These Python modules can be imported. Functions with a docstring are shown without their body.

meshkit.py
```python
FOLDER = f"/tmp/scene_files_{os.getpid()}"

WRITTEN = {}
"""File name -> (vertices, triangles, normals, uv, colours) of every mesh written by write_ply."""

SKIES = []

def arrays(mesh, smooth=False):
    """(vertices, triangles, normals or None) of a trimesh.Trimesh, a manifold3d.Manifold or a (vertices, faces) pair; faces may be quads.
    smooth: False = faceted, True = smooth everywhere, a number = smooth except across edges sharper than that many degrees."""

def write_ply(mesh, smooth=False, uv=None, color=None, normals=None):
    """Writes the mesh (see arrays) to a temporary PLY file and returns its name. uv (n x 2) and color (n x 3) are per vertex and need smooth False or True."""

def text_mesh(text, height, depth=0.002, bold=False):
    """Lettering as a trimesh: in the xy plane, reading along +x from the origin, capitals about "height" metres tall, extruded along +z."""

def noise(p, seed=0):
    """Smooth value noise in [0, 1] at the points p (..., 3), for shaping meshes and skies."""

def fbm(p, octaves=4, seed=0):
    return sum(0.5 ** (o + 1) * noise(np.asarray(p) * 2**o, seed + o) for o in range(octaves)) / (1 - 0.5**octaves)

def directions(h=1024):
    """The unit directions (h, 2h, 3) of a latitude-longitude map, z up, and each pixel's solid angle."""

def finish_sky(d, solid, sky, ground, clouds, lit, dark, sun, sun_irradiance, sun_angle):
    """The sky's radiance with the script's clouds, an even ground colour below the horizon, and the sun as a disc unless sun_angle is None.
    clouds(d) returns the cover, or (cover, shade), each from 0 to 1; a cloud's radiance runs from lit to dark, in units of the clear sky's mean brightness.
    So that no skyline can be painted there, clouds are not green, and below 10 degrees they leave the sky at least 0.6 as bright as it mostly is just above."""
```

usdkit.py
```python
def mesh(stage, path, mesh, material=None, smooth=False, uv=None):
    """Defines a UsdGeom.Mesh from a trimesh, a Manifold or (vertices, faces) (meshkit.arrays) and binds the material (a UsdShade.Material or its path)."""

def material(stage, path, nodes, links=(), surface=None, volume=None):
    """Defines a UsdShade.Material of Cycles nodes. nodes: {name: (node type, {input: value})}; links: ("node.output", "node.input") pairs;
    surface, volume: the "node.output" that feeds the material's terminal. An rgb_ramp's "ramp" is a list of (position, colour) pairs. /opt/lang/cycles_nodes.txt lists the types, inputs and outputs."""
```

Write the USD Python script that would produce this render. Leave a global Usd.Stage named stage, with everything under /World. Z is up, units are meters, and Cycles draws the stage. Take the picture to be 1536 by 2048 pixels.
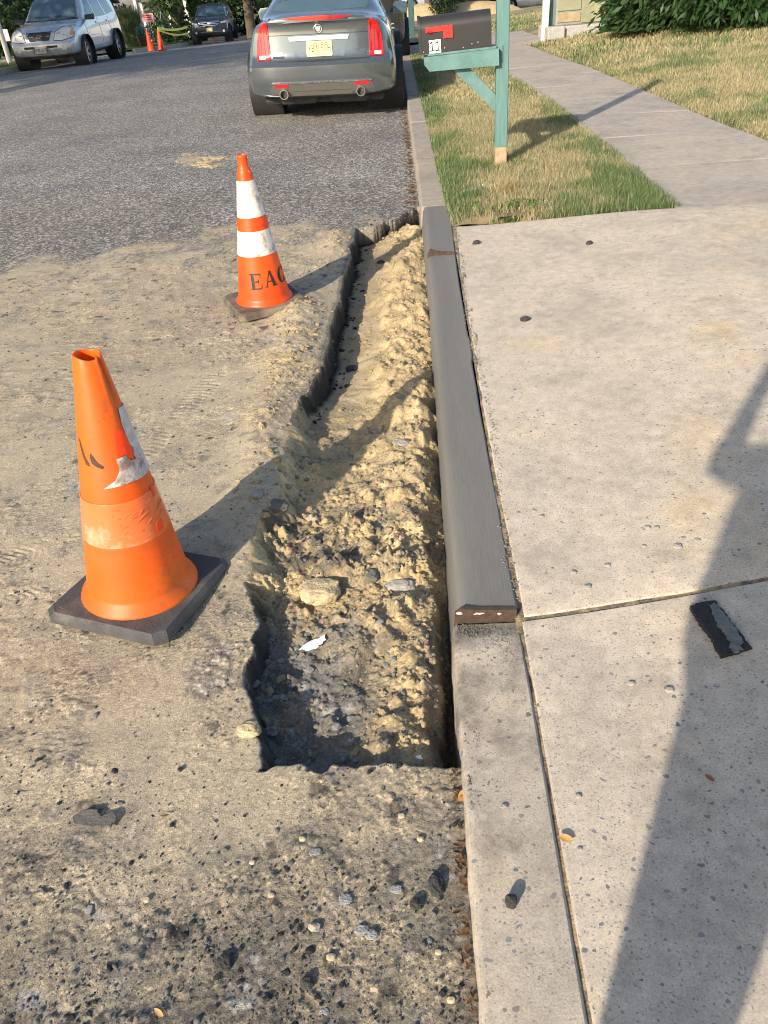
import math, numpy as np, trimesh, usdkit, meshkit, manifold3d as m3
from pxr import Usd, UsdGeom, UsdLux, UsdShade, Sdf, Gf, Vt
from scipy.spatial import Delaunay, cKDTree
from scipy.interpolate import PchipInterpolator, RegularGridInterpolator, RectBivariateSpline
import shapely, shapely.geometry as sg
from shapely import affinity

stage = Usd.Stage.CreateInMemory()
UsdGeom.SetStageUpAxis(stage, 'Z'); UsdGeom.SetStageMetersPerUnit(stage, 1.0)
UsdGeom.Xform.Define(stage, '/World'); UsdGeom.Scope.Define(stage, '/World/Looks')
PI = math.pi
# ------------------------------------------------------------------ camera
PITCH, ROLL, YAW, EYE = math.radians(35.0), .085, math.radians(4.2), 1.5
hd = np.array([-math.sin(YAW), math.cos(YAW), 0]); rt = np.array([math.cos(YAW), math.sin(YAW), 0]); up = np.array([0, 0, 1.])
fw = math.cos(PITCH) * hd - math.sin(PITCH) * up
u0 = math.sin(PITCH) * hd + math.cos(PITCH) * up
ex = math.cos(ROLL) * rt - math.sin(ROLL) * u0
ey = math.sin(ROLL) * rt + math.cos(ROLL) * u0
cam = UsdGeom.Camera.Define(stage, '/World/camera')
cm = Gf.Matrix4d(1.0)
for i, r_ in enumerate((ex, ey, -fw)): cm.SetRow(i, Gf.Vec4d(*map(float, r_), 0))
cm.SetRow(3, Gf.Vec4d(0, 0, EYE, 1))
cam.AddTransformOp().Set(cm)
cam.CreateFocalLengthAttr(26.0); cam.CreateHorizontalApertureAttr(26.0 * 1536 / 1538)
cam.CreateExposureAttr(0.66)
# ------------------------------------------------------------------ sky and sun
SUN_AZ, SUN_EL = math.radians(210.0), math.radians(25.0)      # azimuth clockwise from +y
sun_dir = np.array([math.sin(SUN_AZ) * math.cos(SUN_EL), math.cos(SUN_AZ) * math.cos(SUN_EL), math.sin(SUN_EL)])
usdkit.material(stage, '/World/Looks/sky', {'s': ('sky_texture', {'sky_type': 'single_scattering', 'sun_disc': False, 'sun_elevation': SUN_EL, 'sun_rotation': SUN_AZ, 'air_density': 1.0, 'aerosol_density': 1.5}),
    'b': ('background_shader', {'strength': 0.13})}, [('s.color', 'b.color')], surface='b.background')
dome = UsdLux.DomeLight.Define(stage, '/World/sky')
UsdShade.MaterialBindingAPI.Apply(dome.GetPrim()).Bind(UsdShade.Material.Get(stage, '/World/Looks/sky'))
sun = UsdLux.DistantLight.Define(stage, '/World/sun')
sun.CreateNormalizeAttr(True); sun.CreateIntensityAttr(1.25); sun.CreateAngleAttr(0.8); sun.CreateColorAttr(Gf.Vec3f(1, .87, .70))
zax = sun_dir; xax = np.cross([0, 0, 1], zax); xax /= np.linalg.norm(xax); yax = np.cross(zax, xax)
sm = Gf.Matrix4d(1.0)
for i, r_ in enumerate((xax, yax, zax)): sm.SetRow(i, Gf.Vec4d(*map(float, r_), 0))
sun.AddTransformOp().Set(sm)
# ------------------------------------------------------------------ helpers
used = {}
def numbered(path):
    n = used.get(path, 0); used[path] = n + 1
    return path if n == 0 else '%s_%03d' % (path, n)
def keys(prim, label=None, cat=None, group=None, kind=None):
    for k, v in (('label', label), ('category', cat), ('group', group), ('kind', kind)):
        if v: prim.SetCustomDataByKey(k, v)
    return prim
def xf(name, label=None, cat=None, loc=(0, 0, 0), rz=0., group=None, kind=None, rx=0., ry=0.):
    x = UsdGeom.Xform.Define(stage, numbered('/World/' + name))
    x.AddTranslateOp().Set(Gf.Vec3d(*map(float, loc)))
    if rz or rx or ry: x.AddRotateZOp().Set(math.degrees(rz))
    if ry: x.AddRotateYOp().Set(math.degrees(ry))
    if rx: x.AddRotateXOp().Set(math.degrees(rx))
    return keys(x.GetPrim(), label, cat, group, kind)
def ob(name, mesh, mat, parent=None, smooth=30, label=None, cat=None, group=None, kind=None, col=None, col2=None):
    base = str(parent.GetPath()) if parent is not None else '/World'
    m = usdkit.mesh(stage, numbered(base + '/' + name), mesh, '/World/Looks/' + mat, smooth=smooth)
    for nm, c in (('Cd', col), ('Cm', col2)):
        if c is not None:
            UsdGeom.PrimvarsAPI(m).CreatePrimvar(nm, Sdf.ValueTypeNames.Color3fArray, 'vertex').Set(Vt.Vec3fArray.FromNumpy(np.asarray(c, np.float32)))
    return keys(m.GetPrim(), label, cat, group, kind)
def cat_(*ms): return trimesh.util.concatenate([m for m in ms])
def box(sx, sy, sz, c=(0, 0, 0), b=0.):
    if b <= 0:
        m = trimesh.creation.box((sx, sy, sz))
    else:
        pts = []
        for i in (-1, 1):
            for j in (-1, 1):
                for k in (-1, 1):
                    h = np.array([sx, sy, sz]) / 2; s = np.array([i, j, k])
                    for a in range(3):
                        q = h - b; q[a] = h[a]; pts.append(s * q)
        m = trimesh.convex.convex_hull(np.array(pts))
    m.apply_translation(c); return m
def hull(pts): return trimesh.convex.convex_hull(np.asarray(pts, float))
def rot(m, a, ax, about=(0, 0, 0)):
    m = m.copy(); m.apply_transform(trimesh.transformations.rotation_matrix(a, ax, about)); return m
def mv(m, t): m = m.copy(); m.apply_translation(t); return m
def revolve(prof, n=48):
    return trimesh.creation.revolve(np.asarray(prof, float), sections=n)
def tube(pts, rad, sides=8):
    p = np.asarray(pts, float); rad = np.broadcast_to(rad, (len(p),)).astype(float)
    t = np.gradient(p, axis=0); t /= np.linalg.norm(t, axis=1, keepdims=True) + 1e-9
    ref = np.where(np.abs(t[:, 2:]) < .9, [0, 0, 1.], [1., 0, 0]); a = np.cross(t, ref); a /= np.linalg.norm(a, axis=1, keepdims=True); b = np.cross(t, a)
    th = np.arange(sides) * 2 * PI / sides
    v = (p[:, None] + rad[:, None, None] * (np.cos(th)[None, :, None] * a[:, None] + np.sin(th)[None, :, None] * b[:, None])).reshape(-1, 3)
    f = []
    for i in range(len(p) - 1):
        for j in range(sides):
            k = (j + 1) % sides
            f += [[i * sides + j, i * sides + k, (i + 1) * sides + k], [i * sides + j, (i + 1) * sides + k, (i + 1) * sides + j]]
    v = np.vstack([v, p[:1], p[-1:]]); n0 = len(p) * sides; e = (len(p) - 1) * sides
    for j in range(sides):
        k = (j + 1) % sides; f += [[n0, k, j], [n0 + 1, e + j, e + k]]
    m = trimesh.Trimesh(v, f, process=False); m.fix_normals(); return m
def n2(x, y, s, seed=0, o=4): return meshkit.fbm(np.stack([x * s, y * s, np.full_like(x, seed * 3.7 + .31)], -1), o, seed)
def sst(a, b, x): t = np.clip((x - a) / (b - a), 0, 1); return t * t * (3 - 2 * t)
def mixc(a, b, t): return a * (1 - t[..., None]) + np.asarray(b) * t[..., None]
def grid_mesh(X, Y, Z):
    ny, nx = X.shape; v = np.stack([X, Y, Z], -1).reshape(-1, 3)
    i = (np.arange(ny - 1)[:, None] * nx + np.arange(nx - 1)[None]).ravel()
    return trimesh.Trimesh(v, np.vstack([np.stack([i, i + 1, i + nx + 1], 1), np.stack([i, i + nx + 1, i + nx], 1)]), process=False)
def sweep_y(ys, prof):
    """closed solid: prof(y) -> (n,2) xz loop"""
    P = np.array([[(q[0], y, q[1]) for q in prof(y)] for y in ys]); m, n, _ = P.shape
    v = P.reshape(-1, 3); f = []
    for i in range(m - 1):
        for j in range(n):
            k = (j + 1) % n; f += [[i * n + j, i * n + k, (i + 1) * n + k], [i * n + j, (i + 1) * n + k, (i + 1) * n + j]]
    c0, c1 = P[0].mean(0), P[-1].mean(0); v = np.vstack([v, c0, c1])
    for j in range(n):
        k = (j + 1) % n; f += [[m * n, k, j], [m * n + 1, (m - 1) * n + j, (m - 1) * n + k]]
    t = trimesh.Trimesh(v, f, process=False); t.fix_normals(); return t
# ------------------------------------------------------------------ materials
def pmat(name, col, rough=.6, var=.18, scale=12., bump=0., bscale=200., metal=0., coat=0., spec=.5, det=4, col2=None, thr=(.45, .6), trans=None):
    n = {'g': ('geometry', {}), 'n': ('noise_texture', {'scale': scale, 'detail': det}),
         'r': ('rgb_ramp', {'ramp': [(.25, tuple(np.array(col) * (1 - var))), (.75, tuple(np.minimum(np.array(col) * (1 + var), .95)))]}),
         'p': ('principled_bsdf', {'roughness': rough, 'metallic': metal, 'coat_weight': coat, 'coat_roughness': .04, 'specular_ior_level': spec})}
    l = [('g.position', 'n.vector'), ('n.fac', 'r.fac')]; src = 'r.color'
    if col2 is not None:
        n['n2'] = ('noise_texture', {'scale': scale * .35, 'detail': 5, 'roughness': .65}); n['r2'] = ('map_range', {'from_min': thr[0], 'from_max': thr[1], 'clamp': True})
        n['mx'] = ('mix_color', {'b': col2}); l += [('g.position', 'n2.vector'), ('n2.fac', 'r2.value'), ('r2.result', 'mx.fac'), (src, 'mx.a')]; src = 'mx.result'
    l.append((src, 'p.base_color'))
    if bump:
        n['bn'] = ('noise_texture', {'scale': bscale, 'detail': 3}); n['b'] = ('bump', {'strength': 1.0, 'distance': bump}); l += [('g.position', 'bn.vector'), ('bn.fac', 'b.height'), ('b.normal', 'p.normal')]
    surf = 'p.BSDF'
    if trans:
        n['t'] = ('translucent_bsdf', {}); n['ms'] = ('mix_closure', {'fac': trans}); l += [(src, 't.color'), ('p.BSDF', 'ms.closure1'), ('t.BSDF', 'ms.closure2')]; surf = 'ms.closure'
    usdkit.material(stage, '/World/Looks/' + name, n, l, surface=surf)
def island_mat(name, cols, rough=.8, trans=None, bump=0., bscale=300, spec=.3):
    """colour picked per connected piece"""
    n = {'g': ('geometry', {}), 'r': ('rgb_ramp', {'ramp': cols}), 'p': ('principled_bsdf', {'roughness': rough, 'specular_ior_level': spec}),
         'n': ('noise_texture', {'scale': bscale * .5, 'detail': 3}), 'm': ('map_range', {'from_min': .2, 'from_max': .8, 'to_min': .75, 'to_max': 1.25}), 'x': ('mix', {'mix_type': 'multiply', 'fac': 1.0})}
    l = [('g.random_per_island', 'r.fac'), ('g.position', 'n.vector'), ('n.fac', 'm.value'), ('r.color', 'x.color1'), ('m.result', 'x.color2'), ('x.color', 'p.base_color')]
    if bump:
        n['bn'] = ('noise_texture', {'scale': bscale, 'detail': 3}); n['b'] = ('bump', {'distance': bump}); l += [('g.position', 'bn.vector'), ('bn.fac', 'b.height'), ('b.normal', 'p.normal')]
    surf = 'p.BSDF'
    if trans:
        n['t'] = ('translucent_bsdf', {}); n['ms'] = ('mix_closure', {'fac': trans}); l += [('x.color', 't.color'), ('p.BSDF', 'ms.closure1'), ('t.BSDF', 'ms.closure2')]; surf = 'ms.closure'
    usdkit.material(stage, '/World/Looks/' + name, n, l, surface=surf)

CHIP = [(0, (.05, .05, .05)), (.45, (.10, .098, .096)), (.66, (.17, .165, .16)), (.82, (.30, .29, .28)), (1, (.60, .58, .55))]
def chip_nodes(n, l, pre=''):
    """old chip-sealed asphalt: pale and dark stones in black binder"""
    n |= {pre + 'v1': ('voronoi_texture', {'scale': 92., 'randomness': 1.}), pre + 'v2': ('voronoi_texture', {'scale': 46., 'randomness': 1.}), pre + 's1': ('separate_color', {}), pre + 's2': ('separate_color', {}),
          pre + 'r1': ('rgb_ramp', {'ramp': CHIP}), pre + 'r2': ('rgb_ramp', {'ramp': CHIP}), pre + 'm': ('mix_color', {'fac': .42}),
          pre + 'big': ('noise_texture', {'scale': .9, 'detail': 5, 'roughness': .6}), pre + 'bm': ('map_range', {'from_min': .3, 'from_max': .7, 'to_min': .78, 'to_max': 1.2}),
          pre + 'x': ('mix', {'mix_type': 'multiply', 'fac': 1.0}), pre + 'ed': ('map_range', {'from_min': .0, 'from_max': .6, 'to_min': 1.12, 'to_max': .55, 'clamp': True}), pre + 'x2': ('mix', {'mix_type': 'multiply', 'fac': 1.0})}
    l += [('g.position', pre + 'v1.vector'), ('g.position', pre + 'v2.vector'), (pre + 'v1.color', pre + 's1.color'), (pre + 'v2.color', pre + 's2.color'), (pre + 's1.r', pre + 'r1.fac'), (pre + 's2.g', pre + 'r2.fac'),
          (pre + 'r1.color', pre + 'm.a'), (pre + 'r2.color', pre + 'm.b'), ('g.position', pre + 'big.vector'), (pre + 'big.fac', pre + 'bm.value'), (pre + 'm.result', pre + 'x.color1'), (pre + 'bm.result', pre + 'x.color2'),
          (pre + 'v1.distance', pre + 'ed.value'), (pre + 'x.color', pre + 'x2.color1'), (pre + 'ed.result', pre + 'x2.color2')]
    return pre + 'x2.color'
n = {'g': ('geometry', {}), 'p': ('principled_bsdf', {'roughness': .72, 'specular_ior_level': .45}), 'b': ('bump', {'distance': .006, 'strength': .9, 'invert': True}),
     'tint': ('mix', {'mix_type': 'multiply', 'fac': 1.0, 'color2': (1.62, 1.58, 1.52)}),
     'dn': ('noise_texture', {'scale': 1.6, 'detail': 6, 'roughness': .65}), 'dr': ('map_range', {'from_min': .56, 'from_max': .74, 'to_max': .3, 'clamp': True}), 'dx': ('mix_color', {'b': (.30, .25, .17)})}
l = []; c = chip_nodes(n, l)
l += [(c, 'tint.color1'), ('v1.distance', 'b.height'), ('b.normal', 'p.normal'), ('g.position', 'dn.vector'), ('dn.fac', 'dr.value'), ('dr.result', 'dx.fac'), ('tint.color', 'dx.a'), ('dx.result', 'p.base_color')]
usdkit.material(stage, '/World/Looks/asphalt', n, l, surface='p.BSDF')
# dug ground: colour from the mesh (which material lies where) + chip stones where asphalt is bare
n = {'g': ('geometry', {}), 'a': ('attribute', {'attribute': 'Cd'}), 'k': ('attribute', {'attribute': 'Cm'}), 'ks': ('separate_color', {}), 'p': ('principled_bsdf', {'roughness': .85, 'specular_ior_level': .3}),
     'tint': ('mix', {'mix_type': 'multiply', 'fac': 1.0, 'color2': (1.62, 1.58, 1.52)}),
     'gv': ('voronoi_texture', {'scale': 190.}), 'gs': ('separate_color', {}), 'gr': ('rgb_ramp', {'ramp': [(0, (.22, .22, .22)), (.25, (.6, .6, .6)), (.6, (1.02, 1.01, 1.0)), (.85, (1.2, 1.18, 1.12)), (1, (1.9, 1.85, 1.75))]}), 'gm': ('mix', {'mix_type': 'multiply'}),
     'fn': ('noise_texture', {'scale': 320., 'detail': 4, 'roughness': .7}), 'fm': ('map_range', {'from_min': .25, 'from_max': .75, 'to_min': .6, 'to_max': 1.38}), 'fx': ('mix', {'mix_type': 'multiply', 'fac': 1.0}),
     'mx': ('mix_color', {}), 'h': ('mix_float', {'fac': .5}), 'b': ('bump', {'distance': .006, 'strength': .9})}
l = []; c = chip_nodes(n, l)
l += [('k.color', 'ks.color'), ('g.position', 'gv.vector'), ('gv.color', 'gs.color'), ('gs.r', 'gr.fac'), ('a.color', 'gm.color1'), ('gr.color', 'gm.color2'), ('ks.g', 'gm.fac'), ('g.position', 'fn.vector'), ('fn.fac', 'fm.value'),
      ('gm.color', 'fx.color1'), ('fm.result', 'fx.color2'), (c, 'tint.color1'), ('ks.r', 'mx.fac'), ('fx.color', 'mx.a'), ('tint.color', 'mx.b'), ('mx.result', 'p.base_color'), ('fn.fac', 'h.a'), ('gs.g', 'h.b'), ('h.result', 'b.height'), ('b.normal', 'p.normal')]
usdkit.material(stage, '/World/Looks/dug', n, l, surface='p.BSDF')
# exposed-aggregate concrete: pale paste, dark stone chips
def concrete(name, base, chips=.26, stain=None, chip_scale=48., dirt=.55, dthr=(.52, .74), band=0., dark=(.125, .13, .138)):
    n = {'g': ('geometry', {}), 'p': ('principled_bsdf', {'roughness': .85, 'specular_ior_level': .3}),
         'wn': ('noise_texture', {'scale': 44., 'detail': 3}), 'wv': ('vector_math', {'math_type': 'scale', 'scale': .022}), 'wa': ('vector_math', {'math_type': 'add'}),
         'mp': ('mapping', {'scale': (1.0, 1.25, 1.0)}),
         'v': ('voronoi_texture', {'scale': chip_scale}), 'vs': ('separate_color', {}), 'pick': ('math', {'math_type': 'less_than'}), 'pn': ('noise_texture', {'scale': 1.1, 'detail': 4}), 'pr': ('map_range', {'from_min': .36, 'from_max': .62, 'to_min': chips * .25, 'to_max': chips * 1.5, 'clamp': True}), 'rad': ('math', {'math_type': 'multiply_add', 'value2': .22, 'value3': .07}), 'ins': ('math', {'math_type': 'less_than'}), 'ch': ('math', {'math_type': 'multiply'}),
         'v2': ('voronoi_texture', {'scale': chip_scale * 2.6}), 'vs2': ('separate_color', {}), 'pick2': ('math', {'math_type': 'less_than', 'value2': chips * 1.1}), 'ins2': ('math', {'math_type': 'less_than', 'value2': .30}), 'ch2': ('math', {'math_type': 'multiply'}), 'ch2s': ('math', {'math_type': 'multiply', 'value2': .75}), 'chm': ('math', {'math_type': 'maximum'}),
         'fn': ('noise_texture', {'scale': 230., 'detail': 4, 'roughness': .7}), 'big': ('noise_texture', {'scale': 2.2, 'detail': 6, 'roughness': .62}),
         'fr': ('map_range', {'from_min': .28, 'from_max': .72, 'to_min': .72, 'to_max': 1.24}), 'br': ('rgb_ramp', {'ramp': [(.28, tuple(np.array(base) * (.80, .80, .80))), (.5, tuple(base)), (.72, tuple(np.array(base) * (1.14, 1.10, 1.02)))]}),
         'x': ('mix', {'mix_type': 'multiply', 'fac': 1.0}), 'cr': ('rgb_ramp', {'ramp': [(0, dark), (.6, tuple(np.array(dark) * 1.7)), (1, (.2, .15, .12))]}), 'm': ('mix_color', {}),
         'sn': ('noise_texture', {'scale': 1.7, 'detail': 6, 'roughness': .6}), 'sr': ('map_range', {'from_min': .57, 'from_max': .72, 'to_max': .7, 'clamp': True}), 'sm': ('mix_color', {'b': stain or base}),
         'dn': ('noise_texture', {'scale': 3.1, 'detail': 7, 'roughness': .72}), 'dr': ('map_range', {'from_min': dthr[0], 'from_max': dthr[1], 'to_max': dirt, 'clamp': True}), 'sy': ('separate_xyz', {}), 'by': ('map_range', {'from_min': .98, 'from_max': 1.22, 'to_max': band, 'clamp': True}), 'ba': ('math', {'math_type': 'add'}), 'mo': ('noise_texture', {'scale': 19., 'detail': 5, 'roughness': .7}), 'mr': ('map_range', {'from_min': .3, 'from_max': .7, 'to_min': .82, 'to_max': 1.16}), 'mx2': ('mix', {'mix_type': 'multiply', 'fac': 1.0}), 'dm': ('mix_color', {'b': tuple(np.array(base) * (.42 if not band else .26))}),
         'b': ('bump', {'distance': .0011, 'strength': .8})}
    l = [('g.position', 'wn.vector'), ('wn.color', 'wv.vector1'), ('g.position', 'wa.vector1'), ('wv.vector', 'wa.vector2'), ('wa.vector', 'mp.vector'), ('mp.vector', 'v.vector'), ('mp.vector', 'v2.vector'), ('v.color', 'vs.color'), ('v2.color', 'vs2.color'),
         ('vs.r', 'pick.value1'), ('g.position', 'pn.vector'), ('pn.fac', 'pr.value'), ('pr.result', 'pick.value2'), ('vs.g', 'rad.value1'), ('v.distance', 'ins.value1'), ('rad.value', 'ins.value2'), ('pick.value', 'ch.value1'), ('ins.value', 'ch.value2'),
         ('vs2.r', 'pick2.value1'), ('v2.distance', 'ins2.value1'), ('pick2.value', 'ch2.value1'), ('ins2.value', 'ch2.value2'), ('ch2.value', 'ch2s.value1'), ('ch.value', 'chm.value1'), ('ch2s.value', 'chm.value2'),
         ('g.position', 'fn.vector'), ('fn.fac', 'fr.value'), ('g.position', 'big.vector'), ('big.fac', 'br.fac'), ('g.position', 'sn.vector'), ('sn.fac', 'sr.value'), ('br.color', 'sm.a'), ('sr.result', 'sm.fac'),
         ('g.position', 'dn.vector'), ('g.position', 'sy.vector'), ('sy.y', 'by.value'), ('dn.fac', 'ba.value1'), ('by.result', 'ba.value2'), ('ba.value', 'dr.value'), ('sm.result', 'dm.a'), ('dr.result', 'dm.fac'),
         ('g.position', 'mo.vector'), ('mo.fac', 'mr.value'), ('dm.result', 'mx2.color1'), ('mr.result', 'mx2.color2'), ('mx2.color', 'x.color1'), ('fr.result', 'x.color2'), ('vs.b', 'cr.fac'), ('x.color', 'm.a'), ('cr.color', 'm.b'), ('chm.value', 'm.fac'), ('m.result', 'p.base_color'), ('fn.fac', 'b.height'), ('b.normal', 'p.normal')]
    usdkit.material(stage, '/World/Looks/' + name, n, l, surface='p.BSDF')
concrete('driveway_concrete', (.465, .41, .335), .38, (.52, .40, .235))
concrete('sidewalk_concrete', (.36, .32, .275), .12, (.30, .265, .225), chip_scale=60.)
concrete('old_kerb_concrete', (.30, .265, .22), .22, (.17, .15, .125), chip_scale=44.)
concrete('near_kerb_concrete', (.40, .355, .295), .36, (.44, .35, .22), chip_scale=42., dirt=.9, dthr=(.53, .70), band=.10)
# fresh broomed concrete, still damp
n = {'g': ('geometry', {}), 'p': ('principled_bsdf', {'roughness': .7, 'specular_ior_level': .4}), 'mp': ('mapping', {'scale': (1.0, .035, 1.0)}), 'n': ('noise_texture', {'scale': 260., 'detail': 4, 'roughness': .7}),
     'mp2': ('mapping', {'scale': (1.0, .12, 1.0)}), 'n2': ('noise_texture', {'scale': 6., 'detail': 5}), 'r': ('rgb_ramp', {'ramp': [(.3, (.125, .122, .113)), (.7, (.165, .161, .148))]}), 'fr': ('map_range', {'from_min': .3, 'from_max': .7, 'to_min': .88, 'to_max': 1.12}), 'x': ('mix', {'mix_type': 'multiply', 'fac': 1.0}),
     'fn': ('noise_texture', {'scale': 500., 'detail': 3}), 'h': ('mix_float', {'fac': .35}), 'b': ('bump', {'distance': .002, 'strength': .8})}
l = [('g.position', 'mp.vector'), ('mp.vector', 'n.vector'), ('g.position', 'mp2.vector'), ('mp2.vector', 'n2.vector'), ('n2.fac', 'r.fac'), ('n.fac', 'fr.value'), ('r.color', 'x.color1'), ('fr.result', 'x.color2'), ('x.color', 'p.base_color'), ('g.position', 'fn.vector'), ('n.fac', 'h.a'), ('fn.fac', 'h.b'), ('h.result', 'b.height'), ('b.normal', 'p.normal')]
usdkit.material(stage, '/World/Looks/fresh_concrete', n, l, surface='p.BSDF')
def attr_mat(name, rough=.8, trans=0., spec=.3):
    n = {'a': ('attribute', {'attribute': 'Cd'}), 'p': ('principled_bsdf', {'roughness': rough, 'specular_ior_level': spec})}; l = [('a.color', 'p.base_color')]; s = 'p.BSDF'
    if trans: n |= {'t': ('translucent_bsdf', {}), 'ms': ('mix_closure', {'fac': trans})}; l += [('a.color', 't.color'), ('p.BSDF', 'ms.closure1'), ('t.BSDF', 'ms.closure2')]; s = 'ms.closure'
    usdkit.material(stage, '/World/Looks/' + name, n, l, surface=s)
attr_mat('grass_blades', .6, .35); attr_mat('soil', .9)
island_mat('pebbles', [(0, (.10, .10, .10)), (.2, (.20, .185, .16)), (.5, (.34, .285, .2)), (.8, (.46, .385, .26)), (1, (.56, .5, .4))], .7, bump=.001)
island_mat('sand_clods', [(0, (.30, .235, .14)), (.6, (.42, .325, .185)), (1, (.5, .4, .24))], .95, bump=.003, bscale=160)
island_mat('dark_clods', [(0, (.02, .02, .021)), (.7, (.055, .054, .054)), (1, (.12, .115, .11))], .85, bump=.003, bscale=160)
island_mat('cement_crumbs', [(0, (.20, .20, .195)), (1, (.38, .375, .36))], .9, bump=.002)
island_mat('leaf_litter', [(0, (.11, .055, .025)), (.5, (.24, .13, .055)), (.85, (.40, .25, .11)), (1, (.48, .35, .18))], .75)
island_mat('tree_leaves', [(0, (.035, .07, .018)), (.6, (.07, .125, .03)), (1, (.12, .18, .045))], .55, trans=.3, bscale=4)
island_mat('dark_tree_leaves', [(0, (.018, .04, .014)), (.6, (.04, .08, .024)), (1, (.075, .12, .03))], .55, trans=.3, bscale=4)
island_mat('bright_leaves', [(0, (.07, .125, .022)), (1, (.16, .22, .05))], .55, trans=.35, bscale=4)
island_mat('evergreen_fronds', [(0, (.03, .065, .02)), (.5, (.065, .125, .035)), (1, (.12, .19, .055))], .5, trans=.2, bscale=12)
island_mat('reed_leaves', [(0, (.14, .17, .07)), (.6, (.28, .30, .15)), (1, (.46, .42, .27))], .6, trans=.3, bscale=6)
island_mat('agave_leaves', [(0, (.08, .17, .16)), (1, (.17, .3, .27))], .5, bscale=10)
island_mat('weed_leaves', [(0, (.07, .15, .025)), (.7, (.13, .24, .05)), (1, (.3, .36, .25))], .6, trans=.3, bscale=40)
pmat('bark', (.10, .075, .05), .9, .4, 9, .02, 30)
# ------------------------------------------------------------------ terrain
def zt(y):
    y = np.asarray(y, float); return -.042 * 2.5 * (np.logaddexp(0, (y - 24) / 2.5) - np.logaddexp(0, (y - 62) / 2.5))
def xk(y): y = np.asarray(y, float); return .045 - .018 * np.maximum(0, y - 5) - .0004 * np.maximum(0, y - 14) ** 2 * (y < 90)      # front top edge of the near kerb
def xl_kerb(y): return np.interp(y, [0, 20, 42, 50, 60, 90], [-10.9, -11.0, -11.2, -12.0, -12.4, -13])
def zroad(x, y): return zt(y) + .018 * np.clip(np.minimum(-x, x + 11.), -1, 5.2)
def zk(y): return np.interp(y, [0, 1.5, 1.7, 3.5, 5.7, 8], [.03, .032, .05, .085, .115, .13]) + zt(y)     # kerb top
def zwalk(x, y):
    k = zk(y); return k + (.165 + zt(y) - k) * sst(.2, 1.7, x) + .004 * np.sin(x * 2.1 + y)
SWL = ([5, 7, 10, 12.8, 15, 19, 30, 60, 100], [1.62, 1.62, 1.56, 1.42, 1.2, .95, .3, -1.6, -5])
SWR = ([5, 6.8, 9, 12.3, 15, 19, 30, 60, 100], [2.86, 2.83, 2.71, 2.57, 2.36, 2.12, 1.45, -.4, -3.8])
swl = lambda y: np.interp(y, *SWL); swr = lambda y: np.interp(y, *SWR)
def zlawn(x, y): return .15 + zt(y) + .075 * np.maximum(0, x - swr(y)) * (1 - .35 * sst(3, 10, x))
# ------------------------------------------------------------------ road with the dug-up strip
road = xf('road', 'grey chip-sealed asphalt street running away past the parked cars', 'road', kind='structure')
NX0, NY0, NY1 = -3.6, .30, 7.2
def xs_span(spans):
    out = [spans[0][0]]
    for a, b, d in spans: out += list(np.linspace(a, b, max(1, int(round((b - a) / d))) + 1)[1:])
    return np.array(out)
gx = xs_span([(NX0, -1.5, .013), (-1.5, -.72, .006), (-.72, .075, .004)])
gy = xs_span([(NY0, 2.3, .0038), (2.3, 4.2, .0065), (4.2, NY1, .011)])
X, Y = np.meshgrid(gx, gy)

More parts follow.
